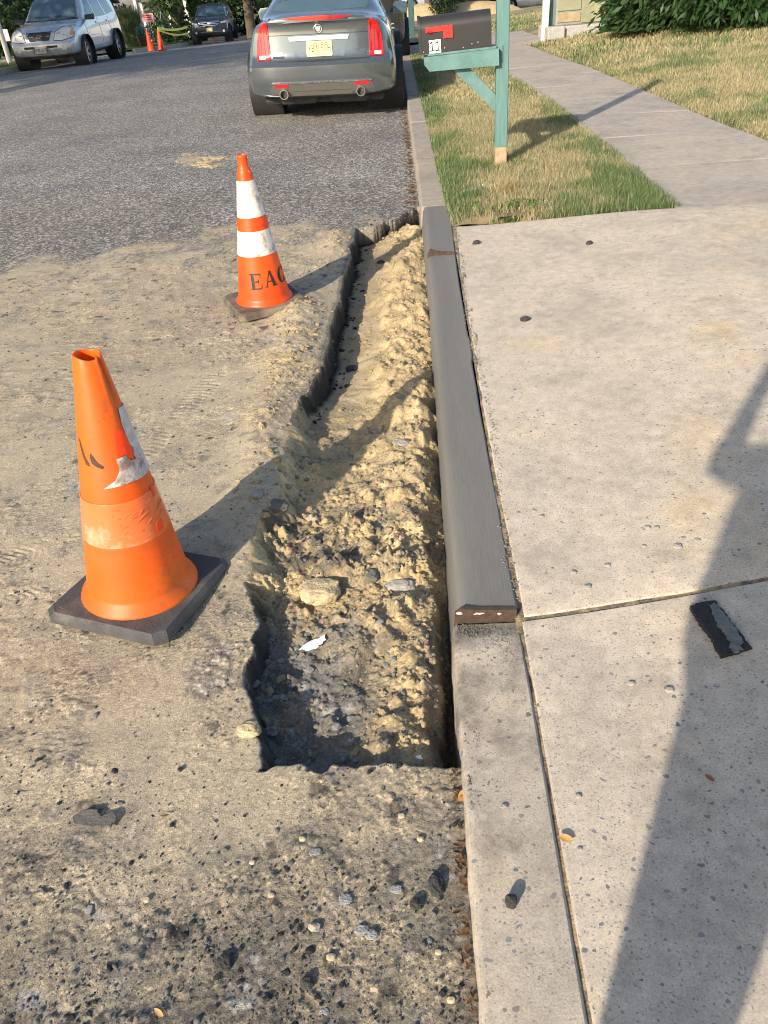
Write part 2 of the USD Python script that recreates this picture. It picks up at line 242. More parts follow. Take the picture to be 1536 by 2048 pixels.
Xs = X
wob = (n2(X, Y, 5, 1, 4) - .5)
xl = np.interp(Y, [1.12, 1.2, 1.36, 1.54, 1.76, 2.1, 2.5, 3.0, 3.31, 4.24, 5.67, 6.3], [-.40, -.44, -.49, -.53, -.55, -.55, -.56, -.55, -.47, -.46, -.44, -.43]) + wob * .13 * (1 - .65 * sst(2.8, 3.2, Y)) + (n2(X, Y, 13, 48, 3) - .5) * .05 * (Y < 3.2)
xl = xl + (n2(X, Y, 18, 2, 4) - .5) * .04 * (1 - .5 * sst(2.8, 3.2, Y))
yn = 1.115 + (n2(X, Y, 11, 3, 4) - .5) * .10 + .03 * (X + .2)
yf = np.interp(X, [-.5, -.30, -.16, -.05, .05], [5.68, 5.72, 5.86, 6.15, 6.22]) + (n2(X, Y, 11, 4, 3) - .5) * .2
XR = .05
u = np.clip((X - xl) / (XR - xl), 0, 1)
#  y rows, u columns -> depth
uu = [0, .10, .25, .42, .58, .72, .84, .915, .955, 1.0]
yy = [1.1, 1.25, 1.42, 1.6, 1.75, 1.86, 2.05, 2.3, 2.6, 2.9, 3.2, 3.7, 4.2, 4.8, 5.3, 5.8, 6.3]
ZZ = np.array([
 [-.07, -.08, -.085, -.08, -.065, -.05, -.06, -.16, -.22, -.22],
 [-.06, -.07, -.075, -.065, -.05, -.04, -.045, -.12, -.24, -.24],
 [-.055, -.065, -.065, -.06, -.045, -.035, -.04, -.08, -.20, -.22],
 [-.05, -.055, -.06, -.05, -.04, -.03, -.03, -.05, -.15, -.17],
 [-.035, -.045, -.045, -.035, -.03, -.025, -.025, -.04, -.10, -.13],
 [-.02, -.03, -.03, -.025, -.02, -.02, -.02, -.03, -.075, -.10],
 [-.01, -.02, -.03, -.03, -.025, -.015, -.01, -.02, -.06, -.09],
 [.0, -.015, -.035, -.04, -.03, -.008, .0, -.025, -.07, -.10],
 [.0, -.03, -.055, -.06, -.035, -.005, .012, -.02, -.08, -.11],
 [-.02, -.06, -.07, -.065, -.045, -.01, .005, -.02, -.07, -.10],
 [-.09, -.095, -.09, -.075, -.045, -.02, -.015, -.03, -.05, -.08],
 [-.10, -.105, -.09, -.055, -.025, -.01, -.01, -.015, -.025, -.05],
 [-.10, -.105, -.09, -.05, -.015, -.005, -.005, -.005, -.012, -.03],
 [-.10, -.105, -.095, -.07, -.03, -.01, -.005, -.01, -.015, -.03],
 [-.10, -.10, -.085, -.07, -.05, -.03, -.02, -.02, -.03, -.04],
 [-.10, -.10, -.085, -.075, -.07, -.06, -.06, -.07, -.07, -.08],
 [-.11, -.11, -.11, -.11, -.11, -.11, -.11, -.11, -.11, -.11]])
wy = Y + (n2(X, Y, 4.5, 5, 3) - .5) * .28; wu = np.clip(u + (n2(X, Y, 7, 6, 3) - .5) * .22 * np.minimum(1, (1 - u) * 14), 0, 1)
floor = RectBivariateSpline(yy, uu, ZZ, kx=1, ky=1).ev(np.clip(wy, 1.1, 6.3), wu)
edge = np.minimum(np.minimum(X - xl, (Y - yn)), (yf - Y)) + (n2(X, Y, 30, 49, 4) - .5) * .022 * (1 - .5 * sst(2.8, 3.2, Y))
soft = np.where((Y > 1.78) & (Y < 2.95), .06, np.where(Y < 2, .022, .011))
inside = sst(-.002, 1, edge / soft)
inside = inside * (X < .085)
# lumps
ridge = lambda s, sd: 1 - np.abs(2 * n2(X, Y, s, sd, 2) - 1)
lump1 = np.maximum(0, n2(X, Y, 9, 11, 3) - .5); lump2 = np.maximum(0, n2(X, Y, 28, 12, 3) - .48); lump3 = np.maximum(0, n2(X, Y, 75, 13, 2) - .5); pit = n2(X, Y, 160, 14, 2) - .5
rubble = np.exp(-((Y - 1.95) / .28) ** 2) + .6 * np.exp(-((Y - 1.35) / .25) ** 2) + .3
smoothf = sst(2.7, 3.2, Y) * (1 - sst(.35, .6, u))            # trodden floor beside the asphalt wall
rough = np.clip(rubble, 0, 1.2) * (1 - .65 * smoothf)
scal = (n2(X, Y, 3.6, 15, 3) - .5) * sst(2.2, 2.9, Y) * sst(.25, .6, u) * (1 - sst(.9, 1, u))
crumb = .25 + .75 * sst(.42, .60, n2(X, Y, 8.5, 16, 4))
floorz = floor + scal * .11 + (lump1 * .12 + lump2 * .060 * (.5 + rough) * crumb + lump3 * .040 * (.4 + rough) * crumb + np.maximum(0, n2(X, Y, 14, 17, 2) - .56) * .10 + pit * .007) * (1 - .7 * smoothf) - .02
sandpile = 0.055 * np.exp(-(((X + .66) / .12) ** 2 + ((Y - 4.0) / .28) ** 2)) + .04 * np.exp(-(((X + .62) / .14) ** 2 + ((Y - 3.45) / .3) ** 2)) + .035 * np.exp(-(((X + .56) / .1) ** 2 + ((Y - 5.35) / .35) ** 2)) + .03 * np.exp(-(((X + .66) / .1) ** 2 + ((Y - 2.75) / .3) ** 2)) + .035 * np.exp(-(((X + .60) / .1) ** 2 + ((Y - 2.25) / .3) ** 2))
# sand and dust over the asphalt
yb = np.interp(X, [-3.6, -2.84, -2.22, -1.98, -1.35, -.82, -.45, .1], [4.8, 5.1, 5.35, 5.72, 5.98, 6.0, 5.8, 5.75]) + (n2(X, Y, 3, 21, 4) - .5) * .9
dust = sst(-.08, .22, yb - Y)
thin = n2(X, Y, 2.6, 22, 5); grit = n2(X, Y, 7, 23, 4); fine = n2(X, Y, 26, 24, 4)
grime = sst(1.25, .75, Y) * sst(-1.15, -.45, X) * .085 + sst(.95, .62, Y) * .05      # more bare grit near the bottom
smz = np.clip(sst(.50, .60, n2(X, Y, 1.9, 30, 5)) * .9 + sst(-.70, -1.0, X) * sst(.85, 1.05, Y) * sst(2.2, 1.4, Y) * .75 * sst(.38, .5, n2(X, Y, 4, 54, 4)), 0, 1) * sst(.65, .95, Y); rg = 1 - .75 * smz
top = zroad(X, Y) + dust * ((thin - .45) * .026 + (grit - .5) * .007 * rg + np.maximum(0, fine - .5) * .020 * rg * sst(.47, .62, n2(X, Y, 2.4, 29, 4)) + np.maximum(0, n2(X, Y, 70, 25, 2) - .5) * .018 * rg * sst(.44, .64, grit) + (n2(X, Y, 170, 27, 2) - .5) * .005 * rg) + dust * sandpile * (.75 + .8 * n2(X, Y, 16, 26, 3))
# shoe and tyre prints
def prints(Z, cx, cy, a, L, W, per, depth, fan=0):
    dx, dy = X - cx, Y - cy; s = dx * math.cos(a) + dy * math.sin(a); t = -dx * math.sin(a) + dy * math.cos(a)
    m = sst(1.0, .7, np.sqrt((s / L) ** 2 + (t / W) ** 2)); ph = (s + fan * np.abs(t)) / per
    return Z - m * (depth * (.5 + .5 * np.sign(np.sin(2 * PI * ph)) * np.abs(np.sin(2 * PI * ph)) ** .5) + .002) * dust * sst(.35, .6, n2(X, Y, 14, 28, 3))
for cx, cy, a, L, W, per, fan in ((-1.28, 1.72, .5, .15, .055, .022, .6), (-1.33, 1.95, .7, .14, .055, .022, .6), (-1.17, 1.44, .2, .14, .05, .02, .5), (-1.42, 2.35, 1.1, .15, .055, .024, .7), (-.98, 1.12, .9, .14, .05, .02, .6), (-.73, .80, 1.3, .13, .05, .02, .5), (-1.1, 2.6, 1.4, .2, .06, .03, .3), (-1.0, 3.1, 1.35, .3, .07, .03, .2)):
    top = prints(top, cx, cy, a, L, W, per, .0032, fan)
fade = sst(NX0, NX0 + .25, X) * sst(NY1, NY1 - .25, Y) * sst(NY0, NY0 + .1, Y)
top = zroad(X, Y) * (1 - fade) + top * fade
Z = top * (1 - inside) + np.minimum(floorz, top + .03) * inside
# what lies where
sandc, dustc, gritc, mudc, tarc = np.array((.50, .385, .215)), np.array((.41, .345, .245)), np.array((.085, .082, .078)), np.array((.17, .165, .15)), np.array((.014, .014, .015))
C = np.broadcast_to(dustc, X.shape + (3,)).copy()
C *= (.82 + .4 * thin)[..., None]
C = mixc(C, (.50, .425, .305), sst(.50, .66, n2(X, Y, 1.9, 31, 4)) * .8)
C = mixc(C, sandc * .95, np.clip(sandpile * 28, 0, 1) * sst(.35, .55, grit))
C = mixc(C, (.26, .235, .19), sst(.50, .66, n2(X, Y, 10, 32, 5)) * (.5 + .3 * sst(2, .8, Y)))
dk = n2(X, Y, 15, 33, 5) + grime
C = mixc(C, gritc, sst(.62, .76, dk) * .6)
C = mixc(C, (.125, .113, .094), sst(1.12, .62, Y) * (.25 + .75 * sst(.38, .6, n2(X, Y, 6, 37, 5))) * .85)
C = mixc(C, (.30, .26, .19), sst(.44, .60, n2(X, Y, 30, 38, 4)) * .45)
C = mixc(C, tarc * 2.2, sst(.72, .77, n2(X, Y, 19, 34, 5) + grime * .55) * .8)
C = mixc(C, (.40, .40, .40), sst(.70, .76, n2(X, Y, 13, 35, 4)) * .5)       # cement slurry splashes
C = mixc(C, (.45, .385, .275), smz * .65)
bare = (1 - dust) + dust * sst(.60, .72, n2(X, Y, 5, 36, 5) + .10 * sst(4.3, 5.6, Y)) * .6 * (1 - np.clip(sandpile * 30, 0, 1)) + sst(.58, .7, dk) * .3
# trench colours
T = np.broadcast_to(sandc, X.shape + (3,)).copy() * (.84 + .34 * n2(X, Y, 6, 41, 4))[..., None]
T = mixc(T, (.36, .30, .20), smoothf * .7)
T = mixc(T, (.37, .29, .165), sst(.45, .62, n2(X, Y, 7.5, 50, 4)) * .65)
T = mixc(T, (.26, .225, .16), sst(.56, .68, n2(X, Y, 11, 53, 5)) * .6)
mud = sst(.70, .48, u + (n2(X, Y, 9, 42, 3) - .5) * .3) * sst(1.74, 1.55, Y + (n2(X, Y, 8, 43, 3) - .5) * .2) + sst(.80, .9, u) * sst(1.75, 1.5, Y) * .9
T = mixc(T, mudc, np.clip(mud, 0, 1))
T = mixc(T, (.27, .225, .15), sst(.5, .66, n2(X, Y, 13, 44, 4)) * .75 * np.clip(rubble, 0, 1))
T = mixc(T, (.07, .068, .065), sst(.62, .72, n2(X, Y, 9, 45, 4)) * np.clip(rubble, 0, 1) * .8)
T = mixc(T, (.42, .40, .36), sst(.68, .75, n2(X, Y, 17, 46, 3)) * np.clip(rubble, 0, 1) * .7)
T = mixc(T, (.34, .275, .17), sst(.86, .97, u) * .8)
wall = sst(.055, .02, X - xl) * sst(2.85, 3.05, Y) + sst(.04, .02, X - xl) * sst(1.8, 1.7, Y) * (.55 + .9 * n2(X, Y, 12, 47, 3)) + sst(.10, .03, yf - Y) * 1.0
T = mixc(T, tarc, np.clip(wall, 0, 1) * .95)
insc = sst(.0, .0025, edge) * (X < .085)
Cc = C * (1 - insc[..., None]) + T * insc[..., None]
rim = np.exp(-((X - xl + .012) / .012) ** 2) * sst(2.95, 3.1, Y) * (Y < 5.7) * (1 - inside)
Cc = mixc(Cc, tarc * 3, rim * .6)
kerbdirt = sst(.0, .04, X) * (1 - inside); Cc = mixc(Cc, (.13, .10, .07), kerbdirt * .6)
M_ = np.zeros_like(Cc); M_[..., 0] = np.clip(bare, 0, 1) * (1 - inside) * .97; M_[..., 1] = np.clip(.35 + .9 * (grit - .35) + grime, 0, .95) * (1 - .5 * smz) * (1 - inside) + inside * (.35 * (1 - smoothf))
ob('dug_up_surface', grid_mesh(X, Y, Z), 'dug', road, smooth=True, label='sand-covered asphalt with an open trench along the kerb', col=Cc.reshape(-1, 3), col2=M_.reshape(-1, 3))
HGT = RegularGridInterpolator((gy, gx), Z, bounds_error=False, fill_value=None)
def gz(x, y): return float(HGT((y, x)))
def road_sheet(xa, xb, ya, yb_, nx, ny):
    xx, yv = np.meshgrid(np.linspace(0, 1, nx), np.linspace(ya, yb_, ny)); a = xa(yv); b = xb(yv); xx = a + (b - a) * xx
    return grid_mesh(xx, yv, zroad(xx, yv))
cst = lambda v: (lambda y: np.full_like(y, v))
lk = lambda y: xl_kerb(y)
ob('asphalt_surface', cat_(road_sheet(lk, cst(NX0), NY0, NY1, 60, 20), road_sheet(lk, lambda y: xk(y) + .03, NY1, 100, 90, 200), road_sheet(lk, cst(.3), -40, NY0, 40, 30)), 'asphalt', road, smooth=True)
pmat('loose_sand', (.40, .31, .18), .95, .25, 9, .006, 120, col2=(.26, .22, .16), thr=(.45, .6))
# trodden sand spill on the asphalt farther on
sx, sy = np.meshgrid(np.linspace(-2.75, -1.65, 150), np.linspace(7.7, 9.35, 200))
sh = .008 - .022 * (((sx + 2.22 + .25 * (sy - 8.5)) / .36) ** 2 + ((sy - 8.5) / .58) ** 2) + (n2(sx, sy, 5, 51, 4) - .5) * .045 + (n2(sx, sy, 30, 52, 4) - .5) * .045
ob('spilled_sand', grid_mesh(sx, sy, zroad(sx, sy) + np.clip(sh, -.02, .010) * .9), 'loose_sand', smooth=True, label='thin patch of spilled sand on the asphalt behind the striped cone', cat='sand', kind='stuff')
# ground far and wide, under everything
bx, by = np.meshgrid(np.linspace(-160, 160, 120), np.linspace(-60, 260, 120))
ob('ground', grid_mesh(bx, by, zt(np.minimum(by, 140)) - .75), 'bark', smooth=True, kind='structure')
# ------------------------------------------------------------------ kerbs
def kerb_prof(xf_, xb, z, zb=-.5, batter=.05, r=.014):
    return [(xf_ - batter, zb), (xf_ - r * .04, z - r * 1.7), (xf_ + r * .06, z - r * 1.05), (xf_ + r * .28, z - r * .52), (xf_ + r * .65, z - r * .18), (xf_ + r * 1.25, z - r * .03), (xf_ + r * 2., z), (xb - .006, z), (xb, z - .006), (xb, zb)]
def nz1(y, s, sd): return float(meshkit.fbm(np.array([[y * s, sd, .5]]), 3, sd)[0] - .5)
oldk = xf('kerb', 'old weathered concrete kerb between street and mailbox grass', 'kerb', kind='structure')
ys0 = [5.735, 7.15, 9.4, 11.6, 14.6, 17.6]
for a, b in zip(ys0[:-1], ys0[1:]):
    ob('kerb_section', sweep_y(np.arange(a + .006, b, .05), lambda y: kerb_prof(xk(y) + nz1(y, 3, 5) * .014, xk(y) + .175 + nz1(y, 2, 8) * .015, zk(y) + nz1(y, 2.5, 9) * .012, zt(y) - .5, .03, .012 + .02 * max(0, nz1(y, 5, 3)))), 'old_kerb_concrete', oldk)
ob('kerb_section', sweep_y(np.arange(21.0, 90, 1.), lambda y: kerb_prof(xk(y), xk(y) + .17, zk(y), zt(y) - .5, .03)), 'old_kerb_concrete', oldk)
nk = xf('new_kerb', 'freshly poured dark grey kerb with broomed top beside the trench', 'kerb', kind='structure')
def nkp(y):
    xb = .23 - .02 * math.sin((y - 1.5) / 4.2 * PI) + nz1(y, 1.2, 12) * .014 + (.006 if abs(y - 3.3) < .12 else 0)
    return kerb_prof(.058 - .004 * (y - 1.6) + nz1(y, .8, 3) * .006, xb, float(zk(max(y, 1.75))), -.5, .062, .024)
ob('kerb_pour', sweep_y(np.linspace(1.585, 4.62, 90), nkp), 'fresh_concrete', nk, smooth=40, label='long front run of fresh kerb')
ob('kerb_pour', sweep_y(np.linspace(4.645, 5.725, 32), nkp), 'fresh_concrete', nk, smooth=40, label='short far run of fresh kerb')
nearly = xf('near_kerb', 'old speckled concrete kerb, nearly level with the road, at the bottom of the picture', 'kerb', kind='structure')
def okp(y):
    ch = .022 * max(0, nz1(y, 9, 21)) + .012
    z = .032 + nz1(y, 4, 22) * .008 - (.02 * sst(1.48, 1.57, y)); x0 = .046 + nz1(y, 6, 23) * .012
    return [(x0 - .012 + nz1(y, 12, 4) * .02, -.5), (x0 + nz1(y, 12, 25) * .012, z - ch * 1.6), (x0 + ch * .6, z - ch * .4), (x0 + ch * 1.6, z), (.222, z + .002), (.228, z - .006), (.228, -.5)]
ob('kerb_section', sweep_y(np.arange(-.6, 1.572, .018), okp), 'near_kerb_concrete', nearly)
lkb = xf('far_kerb', 'concrete kerb on the far side of the street, under the parked SUVs', 'kerb', kind='structure')
for a, b in ((-20, 31.2), (36.2, 90)):
    ob('kerb_section', sweep_y(np.arange(a, b, .7), lambda y: [(xl_kerb(y) + .03, zt(y) - .4), (xl_kerb(y) + .01, zt(y) + .13), (xl_kerb(y) - .02, zt(y) + .15), (xl_kerb(y) - .17, zt(y) + .15), (xl_kerb(y) - .17, zt(y) - .4)]), 'old_kerb_concrete', lkb)
pmat('felt', (.055, .036, .024), .9, .35, 60, .002, 200); pmat('felt_fleck', (.40, .37, .32), .9, .3, 90)
# expansion-joint boards standing at both ends of a pour
for (y0, lab, tilt) in ((1.575, 'brown joint board standing at the near end of the fresh kerb', .06), (4.632, 'brown joint board sticking up across the fresh kerb', -.05)):
    zz = float(zk(max(y0, 1.75)))
    pr = [(.05, zz - .10), (.056, zz - .006), (.075, zz + .012), (.12, zz + .003 + .004), (.17, zz + .006), (.224, zz + .004), (.226, zz - .1)] if y0 < 2 else [(.045, zz - .10), (.05, zz + .008), (.065, zz + .038), (.11, zz + .022), (.16, zz + .016), (.215, zz + .01), (.22, zz - .1)]
    pl = trimesh.creation.extrude_polygon(sg.Polygon(pr), .013); pl = rot(pl, PI / 2, [1, 0, 0]); pl.apply_translation((0, y0 + .0065, 0))
    jb = ob('joint_board', pl, 'felt', nk, label=lab)
    if y0 < 2:
        for k, (xx, w) in enumerate(((.068, .02), (.122, .03), (.176, .014))):
            bl = trimesh.creation.icosphere(1, 1.); bl.apply_scale((w * .5, .0025, .0032 + .002 * (k == 0))); bl.vertices += (meshkit.fbm(np.array(bl.vertices) * 150 + k, 2, k)[:, None] - .5) * .006; ob('mortar_fleck', mv(bl, (xx, y0 - .0075, zz - .001 - .004 * k)), 'felt_fleck', jb)
# ------------------------------------------------------------------ driveway slabs, sidewalk
def slab(fn_x0, fn_x1, y0f, y1f, nx, ny, zf, th=.12, ch=.006):
    """grid slab; y0f(x), y1f(x) front and back edges, chamfered rim, closed sides"""
    tx = np.concatenate([[0], np.linspace(0, 1, nx), [1]]); ty = np.concatenate([[0], np.linspace(0, 1, ny), [1]])
    TX, TY = np.meshgrid(tx, ty)
    ii, jj = np.meshgrid(np.arange(len(tx)), np.arange(len(ty)))
    rimx = (ii == 0) | (ii == len(tx) - 1); rimy = (jj == 0) | (jj == len(ty) - 1); rim_ = rimx | rimy
    Xa = fn_x0(TY); Xb = fn_x1(TY); XX = Xa + (Xb - Xa) * TX
    YY = y0f(XX) + (y1f(XX) - y0f(XX)) * TY
    sgnx = np.where(ii <= 1, 1, 0) * (ii == 1) + np.where(ii == len(tx) - 2, -1, 0); sgny = (jj == 1) * 1 - (jj == len(ty) - 2) * 1
    XX = XX + sgnx * ch; YY = YY + sgny * ch
    ZZ_ = zf(XX, YY) - np.where(rim_, ch, 0)
    top_ = grid_mesh(XX, YY, ZZ_); nxt, nyt = len(tx), len(ty)
    loop = [(0, i) for i in range(nxt)] + [(j, nxt - 1) for j in range(1, nyt)] + [(nyt - 1, i) for i in range(nxt - 2, -1, -1)] + [(j, 0) for j in range(nyt - 2, 0, -1)]
    tv = np.array([top_.vertices[j * nxt + i] for j, i in loop]); bv = tv - [0, 0, th]; n_ = len(loop)
    f = []
    for k in range(n_):
        q = (k + 1) % n_; f += [[k, k + n_, q + n_], [k, q + n_, q]]
    return trimesh.util.concatenate([top_, trimesh.Trimesh(np.vstack([tv, bv]), f, process=False)])
jl = lambda x: 1.548 + .10 * (x - .22)                     # joint line
gl = lambda x: 5.20 - .095 * (x - .23)                    # grass edge of the apron
drive = xf('driveway', 'pale speckled concrete driveway apron right of the kerb', 'driveway', kind='structure')
xe = lambda t: np.interp(t, [0, .2, .42, .44, .47, .8, 1], [.24, .226, .222, .234, .224, .226, .246]) + .004
ob('slab', slab(lambda t: .236 + 0 * t, lambda t: 6.0 + 0 * t, lambda x: -.7 + 0 * x, lambda x: jl(x) - .006, 60, 40, zwalk), 'driveway_concrete', drive, smooth=True, label='near driveway slab with large dark stone chips')
ob('slab', slab(xe, lambda t: 6.0 + 0 * t, lambda x: jl(x) + .008, gl, 80, 60, zwalk), 'driveway_concrete', drive, smooth=True, label='far driveway slab dusted with sand')
pmat('joint_dirt', (.13, .11, .08), .95, .4, 60, .004, 150, col2=(.33, .26, .15))
jx, jy = np.meshgrid(np.linspace(.24, 6, 300), np.linspace(-.03, .03, 9)); ob('joint_dirt', grid_mesh(jx, jl(jx) + jy, zwalk(jx, jl(jx)) - .006 + (n2(jx, jy * 30, 9, 61, 3) - .5) * .008), 'joint_dirt', drive, smooth=True)
jx, jy = np.meshgrid(np.linspace(.219, .256, 12), np.linspace(-.6, 5.75, 500)); ob('joint_dirt', grid_mesh(jx, jy, np.where(jy < 1.62, .027, zk(jy) - .006) + (n2(jx * 3, jy, 12, 62, 4) - .5) * .022), 'joint_dirt', drive, smooth=True)
# crumbs of old mortar along the back of the fresh kerb
rng = np.random.default_rng(5)
def pebble_mesh(pts, sizes, seed=0, sub=0, flat=.7, jag=.25):
    r = np.random.default_rng(seed); base = trimesh.creation.icosphere(subdivisions=sub); bv, bf = np.array(base.vertices), np.array(base.faces)
    n_ = len(pts); V = bv[None] * (1 + jag * (r.random((n_, len(bv), 1)) - .5) * 2) * (r.uniform(.6, 1.35, (n_, 1, 3)) * np.array([1, 1, flat]))
    a = r.uniform(0, 2 * PI, n_); ca, sa = np.cos(a)[:, None], np.sin(a)[:, None]
    V = np.stack([V[..., 0] * ca - V[..., 1] * sa, V[..., 0] * sa + V[..., 1] * ca, V[..., 2]], -1) * np.asarray(sizes)[:, None, None] + np.asarray(pts)[:, None]
    F_ = (bf[None] + (np.arange(n_) * len(bv))[:, None, None]).reshape(-1, 3)
    return trimesh.Trimesh(V.reshape(-1, 3), F_, process=False)
yy_ = rng.uniform(1.6, 5.7, 520); px_ = .236 + rng.normal(0, .008, 520) + .012 * np.sin(yy_ * 3)
ob('mortar_crumbs', pebble_mesh(np.stack([px_, yy_, zk(yy_) + .002], 1), rng.uniform(.0012, .004, 520), 3, 0), 'cement_crumbs', smooth=True, label='crumbs of mortar along the back edge of the fresh kerb', cat='crumbs', kind='stuff')
walk = xf('sidewalk', 'grey concrete sidewalk running back between the grass strip and the lawn', 'sidewalk', kind='structure')
ylist = [5.06] + list(np.arange(6.26, 17.3, 1.2)) + [17.6]
for k, (a, b) in enumerate(zip(ylist[:-1], ylist[1:])):
    tilt = .006 * math.sin(k * 2.3)
    ob('slab', slab(lambda t, a=a, b=b: swl(a + (b - a) * t), lambda t, a=a, b=b: swr(a + (b - a) * t) + .02, (lambda x: gl(x) + .004) if k == 0 else (lambda x, a=a: a + .004 + 0 * x - .05 * (x - 2.2)), lambda x, b=b: b - .004 + 0 * x - .05 * (x - 2.2), 8, 8,
       lambda x, y, tilt=tilt: zt(y) + .168 + tilt * (x - 2.2) + .003 * np.sin(3 * x + y), .1, .007), 'sidewalk_concrete', walk, smooth=True)
ob('slab', slab(lambda t: swl(21.2 + 60 * t), lambda t: swr(21.2 + 60 * t), lambda x: 21.2 + 0 * x, lambda x: 81.2 + 0 * x, 4, 60, lambda x, y: zt(y) + .165), 'sidewalk_concrete', walk, smooth=True, label='far run of sidewalk past the next driveway')
jx, jy = np.meshgrid(np.linspace(0, 1, 8), np.linspace(4.9, 17.6, 60)); jx = swl(jy) - .05 + (swr(jy) - swl(jy) + .1) * jx
ob('walk_bed', grid_mesh(jx, jy, zt(jy) + .142), 'joint_dirt', walk, smooth=True)
d2 = xf('neighbour_driveway', 'grey driveway crossing the grass beyond the mailbox', 'driveway', kind='structure')
ob('slab', slab(lambda t: .1 - .35 + 0 * t, lambda t: 7 + 0 * t, lambda x: 17.6 + .33 * np.maximum(0, x - 2.0) , lambda x: 21.2 + .4 * np.maximum(0, x - 2.0), 20, 12, lambda x, y: zt(y) + .06 + .11 * sst(-.2, 1.5, x) + .05 * np.maximum(0, x - 3)), 'sidewalk_concrete', d2, smooth=True)
# ------------------------------------------------------------------ lawns
def lawn_tint(x, y, right):
    a = n2(x, y, 1.6, 71, 5); b = n2(x, y, 7, 72, 5)
    if right: dry = sst(.33, .66, a * .55 + b * .45 + .04)
    else:
        e = np.minimum(x - xk(y) - .18, swl(y) - x)                         # greener along both edges
        dry = sst(.36, .66, a * .5 + b * .5 + .20 * sst(.1, .45, e) - .14 * sst(6.2, 5.4, y) * sst(.6, 1.1, x) - .04)
    return dry
def ground_sheet(xa, xb, ya, yb_, nx, ny, zf, right):
    xx, yv = np.meshgrid(np.linspace(0, 1, nx), np.linspace(ya, yb_, ny)); a = xa(yv); b = xb(yv); xx = a + (b - a) * xx
    if not right:
        lim = gl(xx) + .012; yv = np.maximum(yv, lim)
    z = zf(xx, yv) - .028 + (n2(xx, yv, 6, 73, 3) - .5) * .03 + (n2(xx, yv, 22, 173, 3) - .5) * .03
    d = lawn_tint(xx, yv, right); c = mixc(np.broadcast_to((.09, .11, .045), xx.shape + (3,)), (.32, .25, .135), d) * (.75 + .5 * n2(xx, yv, 18, 74, 3))[..., None]
    if not right:
        bare = sst(.5, .1, np.hypot((xx - .42) / .75, (yv - 5.28) / .32)); c = mixc(c, (.36, .25, .14), bare * .9)
    else:
        bare = sst(.11, .02, xx - swr(yv)) * sst(12, 8, yv); c = mixc(c, (.14, .085, .05), bare)
    return grid_mesh(xx, yv, z), c.reshape(-1, 3)
zverge = lambda x, y: zt(y) + np.interp(x, [0, .25, 1.6], [.125, .135, .165])
m, c = ground_sheet(lambda y: xk(y) + .165, lambda y: swl(y) + .01, 5.0, 17.62, 60, 260, zverge, False)
ob('verge', m, 'soil', smooth=True, col=c, kind='structure')
m, c = ground_sheet(lambda y: swr(y) - .01, cst(30.), 4.5, 120, 120, 300, zlawn, True)
ob('lawn', m, 'soil', smooth=True, col=c, kind='structure')
m, c = ground_sheet(lambda y: xk(y) + .165, lambda y: swl(y), 21.2, 60, 12, 80, lambda x, y: zt(y) + .15, True)
ob('verge', m, 'soil', smooth=True, col=c, kind='structure')
def blades(x, y, z, h, w, col, seed, lean=.45):
    r = np.random.default_rng(seed); n_ = len(x); a = r.uniform(0, 2 * PI, n_); b = r.uniform(0, 2 * PI, n_)
    ln = h * np.clip(r.normal(lean, .3, n_), 0, 1.3); dx, dy = np.cos(a) * ln, np.sin(a) * ln; wx, wy = np.cos(b) * w / 2, np.sin(b) * w / 2
    P = np.stack([x, y, z], 1); hh = np.sqrt(np.maximum(h * h - (ln * .7) ** 2, (h * .25) ** 2))
    W = np.stack([wx, wy, 0 * wx], 1); M1 = P + np.stack([dx * .35, dy * .35, hh * .62], 1); T_ = P + np.stack([dx, dy, hh], 1)
    V = np.stack([P - W, P + W, M1 + W * .8, M1 - W * .8, T_], 1).reshape(-1, 3)
    i = np.arange(n_)[:, None] * 5
    F_ = np.concatenate([i + [0, 1, 2], i + [0, 2, 3], i + [3, 2, 4]], 1).reshape(-1, 3)
    return trimesh.Trimesh(V, F_, process=False), np.repeat(col, 5, 0)
def lawn_blades(name, n_, xa, xb, ya, yb_, zf, right, hmin, hmax, wmin, seed, label, power=1.0):
    r = np.random.default_rng(seed); y = ya + (yb_ - ya) * r.random(n_) ** power; a, b = xa(y), xb(y); x = a + (b - a) * r.random(n_)
    if right: keep = (x - swr(y) > .02 + .1 * r.random(n_) * (y < 11)) & ~((y > 17.4 + .33 * np.maximum(0, x - 2)) & (y < 21.4 + .4 * np.maximum(0, x - 2)))
    else:
        bare = np.hypot((x - .42) / .7, (y - 5.28) / .30)
        keep = (y > gl(x) + .01 + .03 * r.random(n_)) & (bare > .12 + .75 * r.random(n_))
    x, y = x[keep], y[keep]; d = lawn_tint(x, y, right); d = np.clip(.12 + d * .8 + r.normal(0, .30, len(x)), 0, 1)
    col = mixc(np.broadcast_to((.10, .175, .058), (len(x), 3)), (.47, .395, .235), d) * r.uniform(.6, 1.35, len(x))[:, None]
    h = r.uniform(hmin, hmax, len(x)) * (.65 + .7 * n2(x, y, 3, 75, 3)) * (1.1 - .3 * d)
    w = r.uniform(.8, 1.5, len(x)) * wmin * np.maximum(1, y / 9)
    m, c = blades(x, y, zf(x, y) - .03, h, w, col, seed + 1)
    return ob(name, m, 'grass_blades', smooth=False, label=label, cat='grass', kind='stuff', col=c)
lawn_blades('verge_grass', 75000, lambda y: xk(y) + .17, lambda y: swl(y) + .03, 5.02, 10.5, zverge, False, .035, .075, .0042, 81, 'patchy green and straw-dry grass of the strip around the mailbox post', 1.15)
lawn_blades('verge_grass', 26000, lambda y: xk(y) + .17, lambda y: swl(y) + .02, 10.5, 17.6, zverge, False, .04, .08, .006, 82, 'grass strip beyond the mailbox, beside the parked car')
